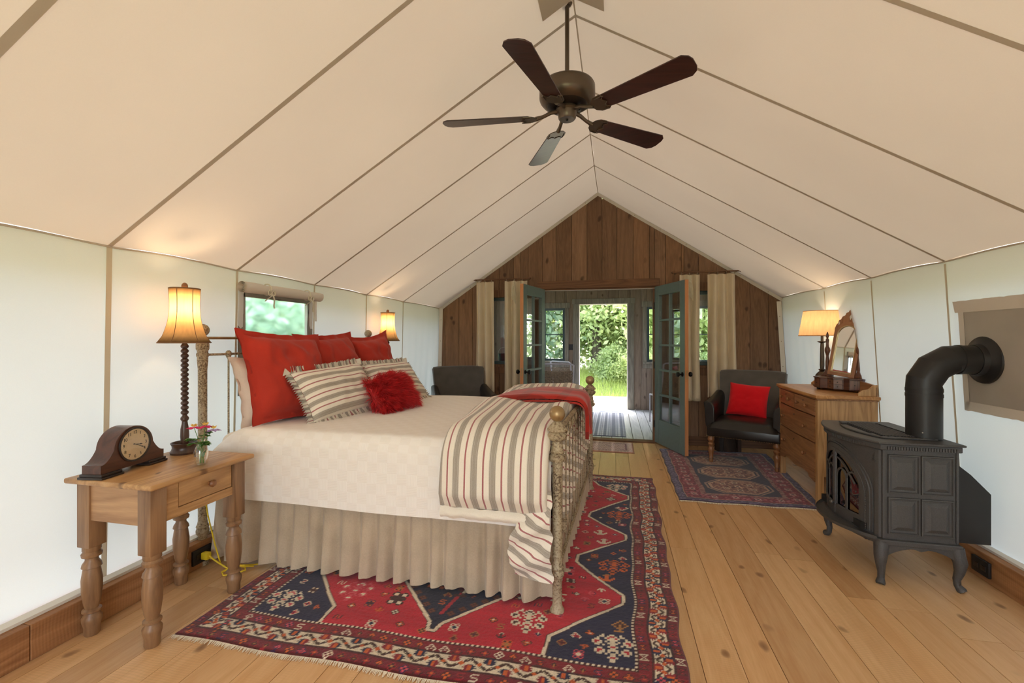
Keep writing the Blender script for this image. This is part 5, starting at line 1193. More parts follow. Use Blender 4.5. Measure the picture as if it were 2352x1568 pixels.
# ------------------------------------------------------------------ curtains on iron rods
def rod(label, x0, x1, z):
    r = thing('curtain_rod', label, 'curtain rod', ((x0 + x1) / 2, YG - .110, z)); h = (x1 - x0) / 2
    MB().tube([(-h, 0, 0), (h, 0, 0)], .009, 10).build('bar', 'trimb', r)
    for s in (-1, 1):
        MB().lathe([(.010, 0), (.014, .006), (.014, .016), (.006, .022)], 12, mtx=Matrix.Translation((s * h, 0, 0)) @ Matrix.Rotation(s * PI / 2, 4, 'Y')).build('end_cap', 'trimb', r)
        MB().box(s * (h - .03) - .008, s * (h - .03) + .008, 0, .110, -.008, .008).build('bracket', 'iron', r, False)
    return r
def curtain(label, x0, x1, zt, zb, n, wide, seed, frill=False):
    c = thing('curtain', label, 'curtain', ((x0 + x1) / 2, YG - .110, zt), 0, 'linen curtains at the gable windows'); h = (x1 - x0) / 2
    def f(i, j):
        s = i / 110; t = j / 30; ph = s * n * 2 * PI + .8 * nz(s * 4 + seed, t * .8) + seed; am = lerp(.026, .050, min(1, t * 1.5)) * (.85 + .4 * nz(s * 5, seed))
        x = (-h + 2 * h * s) * lerp(1.0, wide, t) + .016 * nz(t * 2, seed, s * 2) * t + .012 * math.cos(ph) * t
        y = am * math.sin(ph); z = -(zt - zb) * t + (.012 * abs(math.sin(ph * .5 + .5)) if j == 0 else 0)
        return (x, y, z)
    MB().grid(f, 110, 30).build('cloth', 'curtain', c, fixn=False, ang=80)
    for k in range(int(n) + 1):
        i = min(110, int(round((k + .25) / n * 110))); q = f(i, 0); MB().tube([(q[0], .012 * math.cos(a), .024 + .014 * math.sin(a)) for a in np.linspace(0, 2 * PI, 13)[:-1]], .0022, 5, closed=True).build('ring', 'iron', c)
        MB().box(q[0] - .003, q[0] + .003, -.003, .003, -.002, .014).build('ring_clip', 'iron', c, False)
    if frill: MB().grid(lambda i, j: (lambda p: (p[0], p[1] + (.009 if i % 2 else -.009) * j / 2, p[2] - .035 * j / 2 + .004 * (i % 3)))(f(i, 30)), 110, 2).build('frill', 'curtain', c, fixn=False)
    return c
rod('dark rod carrying two curtains over the window beyond the bed', -1.885, -1.10, 2.135); rod('dark rod carrying two curtains over the window behind the armchair', .72, 1.475, 2.150)
curtain('beige linen curtain nearest the left canvas wall of the tent', -1.84, -1.585, 2.098, .50, 2.6, 1.10, 1.0)
curtain('beige linen curtain between the window and the left door leaf', -1.44, -1.13, 2.098, .50, 2.8, 1.0, 2.3)
curtain('beige linen curtain with frilled hem beside the right door leaf', .79, 1.03, 2.112, .60, 2.6, 1.0, 3.7, True)
curtain('wide beige linen curtain falling behind the armchair with the red cushion', 1.11, 1.425, 2.112, .62, 3.3, 1.06, 5.1)
for x, lab in ((-1.30, 'cream cord tieback looped beside the left door leaf'), (.905, 'cream cord tieback looped beside the right door leaf')):
    t = thing('cord_tieback', lab, 'tieback', (x, YG - .175, 2.10))
    for k in range(5): MB().tube([(.0 + .004 * k, .0, 0), (-.022 + .006 * k, -.006 * (k % 2), -.09), (-.030 + .010 * k, -.004 * k, -.20 - .02 * (k % 3)), (-.010 + .010 * k, -.012, -.245 - .015 * k), (.016 + .004 * k, -.006, -.18), (.010, 0, -.05), (.004, 0, 0)], .0052, 5).build('loop', 'rope', t)
    MB().lathe([(.006, -.10), (.013, -.09), (.013, -.07), (.006, -.06)], 8).build('knot', 'rope', t); MB().tube([(0, 0, -.01), (0, .05, .03)], .003, 5).build('hook', 'iron', t)
# ------------------------------------------------------------------ rolled window in the left canvas wall
w1 = structure('window_1'); y0, y1, z0, z1 = WIN; xw = lambda z: wall_x(-1, z)
MB().grid(lambda i, j: (xw(lerp(z0, z1, j / 6)) - .004 + .008 * nz(i * .6, j * .7), lerp(y0, y1, i / 12), lerp(z0, z1, j / 6)), 12, 6).build('vinyl_pane', 'vinyl', w1)
for a, b in (((y0 - .045, y0 + .014), (z0 - .03, z1)), ((y1 - .014, y1 + .045), (z0 - .03, z1)), ((y0, y1), (z0 - .04, z0 + .012)), ((y0, y1), (z1 - .035, z1 + .02))):
    MB().grid(lambda i, j, a=a, b=b: (xw(b[0]) + .010 + .003 * nz(i * .8, j), lerp(*a, j if a[1] - a[0] < .2 else i / 10), lerp(*b, i / 10 if a[1] - a[0] < .2 else j)), 10, 1).build('frame_webbing', 'mesh', w1)
for yy in (y0 + .008, y1 - .008): MB().box(xw(1.3) - .02, xw(1.3) + .004, yy - .010, yy + .010, z0, z1).build('frame_batten', 'mesh', w1, False)
for zz in (z0 + .010, z1 - .03): MB().box(xw(1.3) - .02, xw(1.3) + .004, y0, y1, zz - .010, zz + .010).build('frame_batten', 'mesh', w1, False)
rb = thing('rolled_blind', 'rolled cream canvas blind tied above the tent window', 'blind', (-2.352, 2.80, 1.672))
b = MB()
def spiral(i, j):
    a = j / 60 * 6.2 * PI; rr = .012 + .030 * j / 60; y = lerp(-.385, .395, i / 24); sagz = -.012 * math.exp(-((y + .17) / .05) ** 2) - .012 * math.exp(-((y - .24) / .05) ** 2)
    pinch_ = 1 - .16 * math.exp(-((y + .17) / .04) ** 2) - .16 * math.exp(-((y - .24) / .04) ** 2)
    return (rr * pinch_ * math.cos(a) , y, rr * pinch_ * math.sin(a) + .3 * sagz)
b.grid(spiral, 24, 60); b.build('roll', 'tape', rb, fixn=False)
for y in (-.17, .24):
    MB().tube([(.038 * math.cos(a), y, .038 * math.sin(a)) for a in np.linspace(0, 2 * PI, 17)[:-1]], .0045, 5, closed=True).build('tie', 'tie', rb)
    for dy, dz in ((-.05, -.055), (.035, -.10)): MB().grid(lambda i, j, dy=dy, dz=dz, y=y: (.040 + .010 * math.sin(i), y + dy * i / 5 + .014 * (j - .5), -.030 + dz * i / 5), 5, 1).build('tie_end', 'tie', rb)
    MB().tube([(.040, y + .03 * math.sin(a), -.025 + .018 * math.cos(a) * math.sin(a) * 2) for a in np.linspace(0, 2 * PI, 15)[:-1]], .004, 5, closed=True).build('bow', 'tie', rb)
MB().grid(lambda i, j: (.0 + .004, .345 + .02 * (j - .5), -.04 - .16 * i / 4), 4, 1).build('strap', 'tape', rb)
# ------------------------------------------------------------------ ceiling fan
FX, FY, FZ = -.240, 2.343, 2.50
fan = thing('ceiling_fan', 'dark bronze ceiling fan with five walnut blades hanging from the ridge', 'ceiling fan', (FX, FY, FZ))
MB().tube([(0, 0, .17), (0, 0, .60)], .0115, 14).build('downrod', 'bronze', fan)
MB().lathe([(.012, .578), (.022, .584), (.030, .600), (.030, .612)], 28).build('ceiling_canopy', 'bronze', fan)
MB().lathe([(.02, .195), (.035, .185), (.05, .175), (.120, .168), (.139, .160), (.145, .150), (.146, .098), (.142, .085), (.128, .068), (.108, .056), (.104, .055)], 44).build('motor_housing', 'bronze', fan)
vr = MB().lathe([(.106, .056), (.100, .050), (.062, .040), (.055, .042)], 40, caps=False).build('vent_ring', 'bronzed', fan)
b = MB()
for k in range(40):
    a = 2 * PI * k / 40; b.box(.066, .098, -.0020, .0020, -.003, .003, Matrix.Rotation(a, 4, 'Z') @ Matrix.Translation((0, 0, .043)) @ Matrix.Rotation(-.25, 4, 'Y'))
o = b.build('vent_fins', 'bronze', vr, False); o['kind'] = 'stuff'
MB().lathe([(.058, .045), (.060, .030), (.050, .022), (.049, .015), (.046, -.010), (.040, -.017), (.001, -.018)], 32).build('switch_cup', 'bronze', fan)
MB().sphere((0, 0, -.018), .006, 10, 6).build('cap_screw', 'black', fan)
for k in range(5):
    a = R(185.5 + 72 * k); mt = Matrix.Rotation(a, 4, 'Z')
    tw = Matrix.Translation((.0, 0, 0)) @ Matrix.Rotation(R(-12), 4, 'X')
    br0, br1, w0, w1_ = .205, .668, .050, .066
    out = [(br0, -w0 * .9), (br1 - .035, -w1_), (br1 - .010, -w1_ * .72), (br1, -w1_ * .35), (br1, w1_ * .35), (br1 - .010, w1_ * .72), (br1 - .035, w1_), (br0, w0 * .9), (br0 - .015, w0 * .5), (br0 - .015, -w0 * .5)]
    bl_ = empty('blade', (0, 0, 0)); bl_.parent = fan
    ob = MB().prism(out, -.003, .003, 'xy', mt @ tw); bo = ob.build('blade', 'fanblade', fan, False, .0015); C.objects.unlink(bl_); bpy.data.objects.remove(bl_)
    b = MB(); b.tube([mt @ Vector(p) for p in ((.045, 0, .030), (.085, 0, .024), (.125, 0, .006), (.165, 0, -.004))], [.011, .010, .009, .012], 10)
    sc_ = [(br0 - .050, 0), (br0 - .042, .030), (br0 - .018, .050), (br0 + .022, .054), (br0 + .030, .047), (br0 + .012, .030), (br0 + .016, .016), (br0 + .030, 0), (br0 + .016, -.016), (br0 + .012, -.030), (br0 + .030, -.047), (br0 + .022, -.054), (br0 - .018, -.050), (br0 - .042, -.030)]
    b.prism(sc_, -.0075, -.003, 'xy', mt @ tw)
    for s in (.0085,): b.tube([mt @ tw @ Vector((x_ + (.006 if x_ > br0 else .008), y_ * .86, -.0085)) for x_, y_ in sc_[2:13]], .0028, 6)
    b.build('blade_iron', 'bronze', bo, ang=30)
# ------------------------------------------------------------------ rugs: knotted colours on a dense pile grid
BITS = {
 'flower': ['..##..##..', '.#aa##aa#.', '.#aa##aa#.', '..##bb##..', '.##bbbb##.', '.##bbbb##.', '..##bb##..', '.#aa##aa#.', '.#aa##aa#.', '..##..##..'],
 'cross': ['...##...', '..#aa#..', '.##aa##.', '#aabbaa#', '#aabbaa#', '.##aa##.', '..#aa#..', '...##...'],
 'tree': ['....#..##..#....', '...##.#aa#.##...', '..#..#a##a#..#..', '.##...####...##.', '#aa#.#.##.#.#aa#', '#a##..####..##a#', '.##.#..##..#.##.', '......#aa#......', '..##...##...##..', '.#aa#.####.#aa#.', '.#a##.#..#.##a#.', '..##.#.##.#.##..', '.......##.......', '......#aa#......', '.......##.......', '.......##.......'],
 'bow': ['#######', '.#aaa#.', '..#a#..', '...#...', '..#a#..', '.#aaa#.', '#######'],
 'bird': ['...##....', '..#aa#...', '...#a##..', '.##aaaa#.', '#aaabbaa#', '.##aaaa##', '..#....#.'],
 'ess': ['.#####.', '#......', '#.aa...', '.####..', '...aa#.', '.....#.', '#####..'],
 'leafm': ['....#....', '...#a#...', '..#aaa#..', '.#aabaa#.', '..#aba#..', '...#b#...', '....#....', '..####...'],
 'anchor': ['...aa...', '..a##a..', '...##...', '#..##..#', '##.##.##', '.######.', '..####..'],
}
def stamp(img, name, cx, cy, k, ca, cb, cc, flip=False, turn=False):
    g_ = np.array([list(r) for r in BITS[name]])[::-1]
    if turn: g_ = g_.T
    if flip: g_ = g_[::-1]
    g_ = np.repeat(np.repeat(g_, k, 0), k, 1); h, w = g_.shape; y0, x0 = int(cy - h / 2), int(cx - w / 2)
    for ch_, col in (('#', ca), ('a', cb), ('b', cc)):
        if col is None: continue
        yy, xx = np.nonzero(g_ == ch_); yy = yy + y0; xx = xx + x0; ok = (yy >= 0) & (yy < img.shape[0]) & (xx >= 0) & (xx < img.shape[1]); img[yy[ok], xx[ok]] = col
def inpoly(X, Y, P):
    r = np.zeros(X.shape, bool); n = len(P)
    for i in range(n):
        (x0, y0), (x1, y1) = P[i], P[(i + 1) % n]
        if y0 == y1: continue
        r ^= ((y0 > Y) != (y1 > Y)) & (X < (x1 - x0) * (Y - y0) / (y1 - y0) + x0)
    return r
def segd(X, Y, a, b):
    ax, ay = a; dx, dy = b[0] - ax, b[1] - ay; t = np.clip(((X - ax) * dx + (Y - ay) * dy) / (dx * dx + dy * dy + 1e-12), 0, 1); return np.hypot(X - ax - t * dx, Y - ay - t * dy)
def polyline(img, X, Y, P, w, col):
    d = np.full(X.shape, 9.0)
    for a, b in zip(P[:-1], P[1:]): d = np.minimum(d, segd(X, Y, a, b))
    img[d < w] = col
lin = lambda *c: np.array(S(*c)[:3], np.float32)
RED, DRED, NAVY, IVORY, ORANGE, BROWN, PINK, GOLD = lin(190, 28, 48), lin(112, 26, 38), lin(36, 34, 66), lin(226, 212, 188), lin(208, 98, 42), lin(70, 34, 30), lin(206, 76, 90), lin(170, 118, 62)
def rug_mesh(name, label, img, mapf, th, group=None, cat='rug'):
    NV, NU = img.shape[:2]; jj, ii = np.meshgrid(np.arange(NV), np.arange(NU), indexing='ij'); u, v = ii / (NU - 1), jj / (NV - 1)
    x, y = mapf(u, v); ed = np.minimum(np.minimum(u, 1 - u) * NU, np.minimum(v, 1 - v) * NV); z = th * np.clip(ed / 2.0, 0, 1) ** .5 + rng.normal(0, .0005, u.shape) * (ed > 0) + .001
    co = np.stack([x, y, z], -1).reshape(-1, 3).astype(np.float32); idx = (jj * NU + ii)[:-1, :-1].ravel()
    fc = np.stack([idx, idx + 1, idx + NU + 1, idx + NU], 1).astype(np.int32)
    me = bpy.data.meshes.new(name); me.vertices.add(len(co)); me.vertices.foreach_set('co', co.ravel()); nf = len(fc)
    me.loops.add(nf * 4); me.loops.foreach_set('vertex_index', fc.ravel()); me.polygons.add(nf); me.polygons.foreach_set('loop_start', np.arange(0, nf * 4, 4, dtype=np.int32)); me.update(calc_edges=True)
    ca = me.color_attributes.new('Col', 'FLOAT_COLOR', 'POINT'); cols = np.concatenate([img.reshape(-1, 3), np.ones((NU * NV, 1), np.float32)], 1).astype(np.float32); ca.data.foreach_set('color', cols.ravel())
    me.materials.append(M['carpet']); me.shade_smooth(); o = bpy.data.objects.new('pile', me); C.objects.link(o)
    r = thing(name, label, cat, (0, 0, 0), 0, group); o.parent = r; return r
def fringe(root, pts, d, n, ln, seed=0, nm='fringe'):
    b = MB(); c = Curve([(p[0], p[1]) for p in pts])
    for k in range(n):
        p = c.at(c.l[-1] * (k + .5) / n); l_ = ln * random.uniform(.6, 1.3); ax = random.uniform(-.35, .35); q = (p.x + d[0] * l_ + d[1] * ax * l_, p.y + d[1] * l_ + d[0] * ax * l_)
        s_ = Vector((-(q[1] - p.y), q[0] - p.x)).normalized() * .0028; b.add([(p.x - s_.x, p.y - s_.y, .007), (p.x + s_.x, p.y + s_.y, .007), (q[0] + s_.x * .4, q[1] + s_.y * .4, .0025), (q[0] - s_.x * .4, q[1] - s_.y * .4, .0025)], [(0, 1, 2, 3)])
    o = b.build(nm, 'fringe', root, False, fixn=False); o['kind'] = 'stuff'
# main rug
RX0, RY0, RW, RL, cell = -1.925, 1.600, 2.205, 2.80, .0055
NU, NV = int(RW / cell), int(RL / cell); img = np.zeros((NV, NU, 3), np.float32); img[:] = DRED
U, V = np.meshgrid((np.arange(NU) + .5) * cell, (np.arange(NV) + .5) * cell)
e = np.minimum(np.minimum(U, RW - U), np.minimum(V, RL - V)); B1, B2, B3 = .062, .142, .208
img[(e > .006) & (e < .012)] = BROWN
wb_ = (e > B1) & (e < B2); img[wb_] = IVORY; img[(e > B2) & (e < B3)] = lin(124, 26, 36); img[(abs(e - B1) < .006)] = BROWN; img[(abs(e - B2) < .006)] = BROWN
vert = np.minimum(U, RW - U) < np.minimum(V, RL - V); s = np.where(vert, V, U) + .0; t = (e - B1) / (B2 - B1)
def border(s, t, m, P):
    p = (s / P) % 1.0; tri = np.abs(2 * p - 1)
    img[m & (np.abs(t - (.16 + .68 * tri)) < .075)] = BROWN; img[m & (np.abs(t - (.16 + .68 * np.abs(2 * ((p + .09) % 1) - 1))) < .030)] = lin(96, 84, 60)
    for ph, tc_, sg in ((0.0, .22, 1), (.5, .78, -1)):
        q = np.abs((p - ph + .5) % 1 - .5) * P; h = (t - tc_) * sg * .08
        img[m & (q < .026 - .5 * np.abs(h) + .004 * np.sign(np.sin(t * 40))) & (np.abs(h) < .022)] = np.where(((s / P).astype(int) % 2 == 0)[..., None], lin(138, 28, 40), NAVY)[m & (q < .026 - .5 * np.abs(h) + .004 * np.sign(np.sin(t * 40))) & (np.abs(h) < .022)]
        img[m & (q < .007) & (np.abs(h) < .013)] = ORANGE
    for ph in (.25, .75):
        q = np.abs((p - ph + .5) % 1 - .5) * P; img[m & (q + np.abs(t - .5) * .08 < .012)] = ORANGE
border(s, t, wb_ & ~vert, .150); border(s, t, wb_ & vert, .096)
fm = e > B3; img[fm] = RED
xz = lambda x: x - RX0
zz_ = [(-.30, 1.80), (-.295, 1.94), (.011, 2.256), (.015, 2.333), (-.243, 2.638), (-.246, 2.719), (.028, 2.992), (.029, 3.072), (-.227, 3.337), (-.226, 3.422), (.050, 3.762), (.050, 3.844), (-.20, 4.087), (-.25, 4.20)]
for mir in (0, 1):
    P = [(xz(x if not mir else -1.64 - x) - .0, y - RY0) for x, y in zz_]; P = [(px_ - .0, py_) for px_, py_ in P]; far = RW if not mir else 0.0
    m = inpoly(U, V, P + [(far, P[-1][1]), (far, P[0][1] - .0)]) & fm; img[m] = NAVY
    sub = img.copy(); polyline(sub, U, V, P, .0115, BROWN); polyline(sub, U, V, P, .0075, IVORY); img[fm] = sub[fm]
for cy_ in (2.50, 3.0, 3.52):
    k = cy_ - RY0; x0 = xz(-.815); D = [(x0, k - .56), (x0 + .02, k - .55), (x0 + .46, k - .10), (x0 + .46, k + .10), (x0 + .02, k + .55), (x0 - .02, k + .55), (x0 - .46, k + .10), (x0 - .46, k - .10), (x0 - .02, k - .55)]
    if cy_ < 2.6: D = [(x0 + .016, k - .63), (x0 + .030, k - .57)] + D[2:4] + D[4:8] + [(x0 - .030, k - .57), (x0 - .016, k - .63)]
    m = inpoly(U, V, D) & fm; img[m] = lin(30, 30, 54); sub = img.copy(); polyline(sub, U, V, D + D[:1], .012, BROWN); polyline(sub, U, V, D + D[:1], .0085, IVORY); img[fm] = sub[fm]
    for q in range(9):
        for sgx in (-1, 1):
            for sgy in (-1, 1): stamp(img, 'cross', (x0 + sgx * (.05 + .043 * q)) / cell, (k + sgy * (.49 - .043 * q)) / cell, 1, BROWN, lin(110, 60, 40), BROWN)
    polyline(img, U, V, [(x0, k - .50), (x0 + .06, k - .22)], .010, lin(168, 36, 48)); stamp(img, 'leafm', (x0 + .05) / cell, (k - .28) / cell, 3, BROWN, DRED, IVORY)
# dotted line between field and inner border
dm = (np.abs(e - B3) < .0085); img[dm] = BROWN; img[dm & (((s / .011).astype(int) % 2) == 0) & (np.abs(e - B3) < .006)] = IVORY
pal = [(IVORY, RED, NAVY), (ORANGE, BROWN, GOLD), (BROWN, ORANGE, IVORY), (PINK, NAVY, IVORY), (GOLD, DRED, BROWN), (BROWN, IVORY, BROWN), (lin(60, 34, 60), ORANGE, BROWN)]
kinds = ['flower', 'cross', 'bird', 'leafm', 'ess', 'anchor', 'cross', 'flower']
placed = []
def free(px_, py_, r_):
    if all((px_ - a) ** 2 + (py_ - b) ** 2 > (r_ + c_) ** 2 for a, b, c_ in placed): placed.append((px_, py_, r_)); return True
    return False
def clear(px_, py_, r_):                            # the motif fits in one ground colour
    i0, j0, q = int(py_ / cell), int(px_ / cell), int(r_ / cell); a = img[max(0, i0 - q):i0 + q, max(0, j0 - q):j0 + q].reshape(-1, 3); return len(a) and np.abs(a - a[len(a) // 2]).max() < .02
for (x, y, k, tp_, cs) in ((-.40, 2.02, 2, 'tree', (IVORY, BROWN, IVORY)), (-1.32, 2.08, 2, 'tree', (PINK, IVORY, BROWN)), (-.02, 1.93, 2, 'tree', (IVORY, RED, IVORY)), (-1.62, 1.93, 2, 'tree', (IVORY, PINK, IVORY)), (-.03, 2.62, 2, 'tree', (ORANGE, BROWN, ORANGE)), (-.02, 3.40, 2, 'tree', (ORANGE, DRED, ORANGE)), (-.10, 2.95, 2, 'anchor', (IVORY, IVORY, RED)), (-.13, 3.08, 2, 'anchor', (IVORY, IVORY, RED)), (-1.62, 2.62, 2, 'tree', (ORANGE, BROWN, ORANGE)), (.02, 2.08, 2, 'leafm', (GOLD, BROWN, GOLD)), (-.85, 1.70 + .16, 1, 'cross', (ORANGE, BROWN, GOLD)), (-.04, 4.05, 2, 'tree', (IVORY, PINK, IVORY)), (-.06, 2.50, 2, 'anchor', (ORANGE, GOLD, ORANGE))):
    stamp(img, tp_, (x - RX0) / cell, (y - RY0) / cell, k, *cs); placed.append((x - RX0, y - RY0, .05))
for q in range(2600):
    px_, py_ = random.uniform(B3, RW - B3), random.uniform(B3, RL - B3); k = 1 if random.random() < .72 else 2; r_ = .024 * k + .006
    if min(px_, RW - px_, py_, RL - py_) < B3 + r_ or not clear(px_, py_, r_) or not free(px_, py_, r_): continue
    stamp(img, random.choice(kinds), px_ / cell, py_ / cell, k, *random.choice(pal), flip=random.random() < .5, turn=random.random() < .3)
for (e0, e1, kk) in ((.004, B1 - .004, 'o'), (B2 + .006, B3 - .010, 'i')):
    c_ = (e0 + e1) / 2
    for side in range(4):
        ln_ = RL if side < 2 else RW; p = .06
        while p < ln_ - .05:
            cx_, cy_ = ((c_ if side == 0 else RW - c_), p) if side < 2 else (p, (c_ if side == 2 else RL - c_))
            q = int(p / .055) % 5; mo = ('bow' if side < 2 else random.choice(['cross', 'ess', 'leafm', 'bird'])); cs = [(IVORY, DRED, IVORY), (BROWN, ORANGE, BROWN), (NAVY, PINK, NAVY), (lin(150, 40, 44), BROWN, GOLD), (BROWN, lin(150, 40, 44), ORANGE)][q if side < 2 else random.randrange(5)]
            stamp(img, mo, cx_ / cell, cy_ / cell, 1, *cs); p += .058
n_ = rng.normal(0, .06, (NV, NU, 1)); ab = 1 + .10 * np.sin(V[:, :1, None] * 31 + 2 * np.sin(V[:, :1, None] * 7)) ; img = np.clip(img * (1 + n_) * ab, 0, 1).astype(np.float32)
def mapm(u, v): return (RX0 + .004 * np.sin(v * 31) + u * (RW + .085 * v) + .006 * np.sin(v * 47 + u * 3) * u - .015 * v * (1 - u), RY0 + v * RL + .006 * np.sin(u * 21) + .03 * u * (v < 2) * (1 - v))
rg = rug_mesh('persian_rug', 'large red and navy patterned wool rug under the bed', img, mapm, .011)
fringe(rg, [tuple(float(q) for q in mapm(np.float64(a), np.float64(0.0))) for a in np.linspace(0, 1, 30)], (0, -1), 420, .022)
fringe(rg, [tuple(float(q) for q in mapm(np.float64(a), np.float64(1.0))) for a in np.linspace(0, 1, 30)], (0, 1), 260, .022)
# navy and maroon rug by the dresser
W2, L2, c2 = 1.10, 1.75, .006; nu, nv = int(W2 / c2), int(L2 / c2); im = np.zeros((nv, nu, 3), np.float32); U, V = np.meshgrid((np.arange(nu) + .5) * c2, (np.arange(nv) + .5) * c2)
MAR, NV2, BEI, DK = lin(122, 28, 50), lin(38, 40, 70), lin(172, 138, 112), lin(64, 36, 48)
e = np.minimum(np.minimum(U, W2 - U), np.minimum(V, L2 - V)); im[:] = MAR; im[e < .075] = lin(62, 50, 84); im[np.abs(e - .075) < .004] = BEI; im[e < .010] = lin(70, 50, 60)
fr = rng.random(im.shape[:2]); blk = np.repeat(np.repeat(rng.random((nv // 2 + 1, nu // 3 + 1)), 2, 0), 3, 1)[:nv, :nu]; g1 = (e > .080) & (e < .250); im[g1 & (blk > .84)] = lin(178, 100, 110); im[g1 & (blk < .12)] = lin(70, 24, 50); im[(e < .07) & (e > .012) & (blk > .8)] = lin(120, 106, 140)
pan = (U > .25) & (U < W2 - .25) & (V > .22) & (V < L2 - .22); bd_ = (U > .21) & (U < W2 - .21) & (V > .18) & (V < L2 - .18); im[bd_] = lin(150, 112, 104); im[bd_ & (blk > .6)] = lin(110, 50, 60); im[pan] = lin(30, 32, 60)
for k in range(3):
    cy_ = .22 + (L2 - .44) * (k + .5) / 3; hx, hy = .27, .195
    for sc2, col in ((1.0, lin(150, 120, 108)), (.93, lin(40, 36, 62)), (.88, lin(176, 140, 116)), (.80, lin(122, 80, 76))):
        P = [(W2 / 2 + hx * sc2 * a, cy_ + hy * sc2 * b) for a, b in ((-1, -.35), (-.55, -1), (.55, -1), (1, -.35), (1, .35), (.55, 1), (-.55, 1), (-1, .35))]; m = inpoly(U, V, P); im[m] = col
    im[m & (blk > .78)] = lin(188, 150, 122); im[m & (blk < .2)] = lin(76, 36, 50)
    for a, b in ((0, 0), (-.11, .06), (.11, .06), (-.11, -.06), (.11, -.06), (0, .10), (0, -.10)): stamp(im, 'flower', (W2 / 2 + a) / c2, (cy_ + b) / c2, 1, lin(200, 176, 150), lin(90, 36, 46), DK)
for k in range(12):
    for xx in (.15, W2 - .15): stamp(im, 'flower', xx / c2, (.18 + .126 * k) / c2, 1, lin(196, 160, 150), lin(140, 40, 60), DK)
for k in range(4):
    for yy in (.14, L2 - .14): stamp(im, 'flower', (.3 + .17 * k) / c2, yy / c2, 1, lin(196, 160, 150), lin(140, 40, 60), DK)
for k in range(26): stamp(im, 'cross', .038 / c2, (.05 + .066 * k) / c2, 1, lin(130, 116, 150), None, None)
im = np.clip(im * (1 + rng.normal(0, .07, (nv, nu, 1))), 0, 1).astype(np.float32)
mp2 = lambda u, v: (.522 + .014 * v + u * (1.085 + .095 * v) + .004 * np.sin(v * 37), 3.862 + v * 1.76 + .008 * np.sin(u * 17) + .03 * u)
rg2 = rug_mesh('patterned_rug', 'navy and maroon rug with three medallions in front of the dresser', im, mp2, .009)
fringe(rg2, [tuple(float(q) for q in mp2(np.float64(a), np.float64(0.0))) for a in np.linspace(0, 1, 20)], (0, -1), 240, .020); fringe(rg2, [tuple(float(q) for q in mp2(np.float64(a), np.float64(1.0))) for a in np.linspace(0, 1, 20)], (0, 1), 160, .018)
# mats by the doors and porch runner
def small_rug(name, label, x0, x1, y0, y1, c_, fn):
    nu, nv = int((x1 - x0) / c_), int((y1 - y0) / c_); U, V = np.meshgrid((np.arange(nu) + .5) * c_, (np.arange(nv) + .5) * c_); im = fn(U, V, x1 - x0, y1 - y0).astype(np.float32)
    return rug_mesh(name, label, np.clip(im * (1 + rng.normal(0, .06, im.shape[:2] + (1,))), 0, 1).astype(np.float32), lambda u, v: (x0 + u * (x1 - x0), y0 + v * (y1 - y0)), .008)
def mat1(U, V, w, l):
    im = np.zeros(U.shape + (3,)); im[:] = lin(206, 178, 172); e = np.minimum(np.minimum(U, w - U), np.minimum(V, l - V)); b = rng.random(U.shape); n2 = np.sin(U * 95) * np.sin(V * 110) + .6 * np.sin(U * 210 + V * 60)
    im[n2 > .55] = lin(158, 112, 120); im[n2 < -.75] = lin(226, 208, 196); im[b > .93] = lin(120, 90, 120); im[e < .10] = np.where((np.sin(U * 160) * np.sin(V * 160) > .2)[e < .10][:, None], lin(140, 104, 110), lin(214, 190, 176)); im[e < .03] = lin(186, 132, 110); im[e < .010] = lin(110, 60, 50); im[np.abs(e - .10) < .006] = lin(130, 80, 90); return im
small_rug('door_mat', 'small pinkish patterned mat just inside the french doors', -1.0, .235, 5.33, 5.86, .008, mat1)
def mat2(U, V, w, l):
    f = (U / .118) % 1.0; im = np.zeros(U.shape + (3,)); im[:] = lin(206, 208, 220); im[f < .36] = lin(120, 126, 148); im[(f > .42) & (f < .46)] = lin(150, 154, 174); im[(f > .52) & (f < .72)] = lin(150, 156, 178); im[(f > .80) & (f < .84)] = lin(130, 134, 158); e = np.minimum(V, l - V); im[e < .02] = lin(70, 76, 100); im[(e > .09) & (e < .13)] *= .8; return im
small_rug('striped_runner', 'grey and white striped runner on the porch floor', -.98, .165, 6.20, 8.20, .010, mat2)
def mat3(U, V, w, l): im = np.zeros(U.shape + (3,)); n2 = np.sin(U * 120) * np.sin(V * 130); im[:] = lin(176, 182, 206); im[n2 > .1] = lin(112, 120, 158); e = np.minimum(np.minimum(U, w - U), np.minimum(V, l - V)); im[e < .02] = lin(60, 66, 96); return im
small_rug('entrance_mat', 'blue-grey mat lying inside the porch doorway', -.86, .115, 8.28, 8.58, .010, mat3)
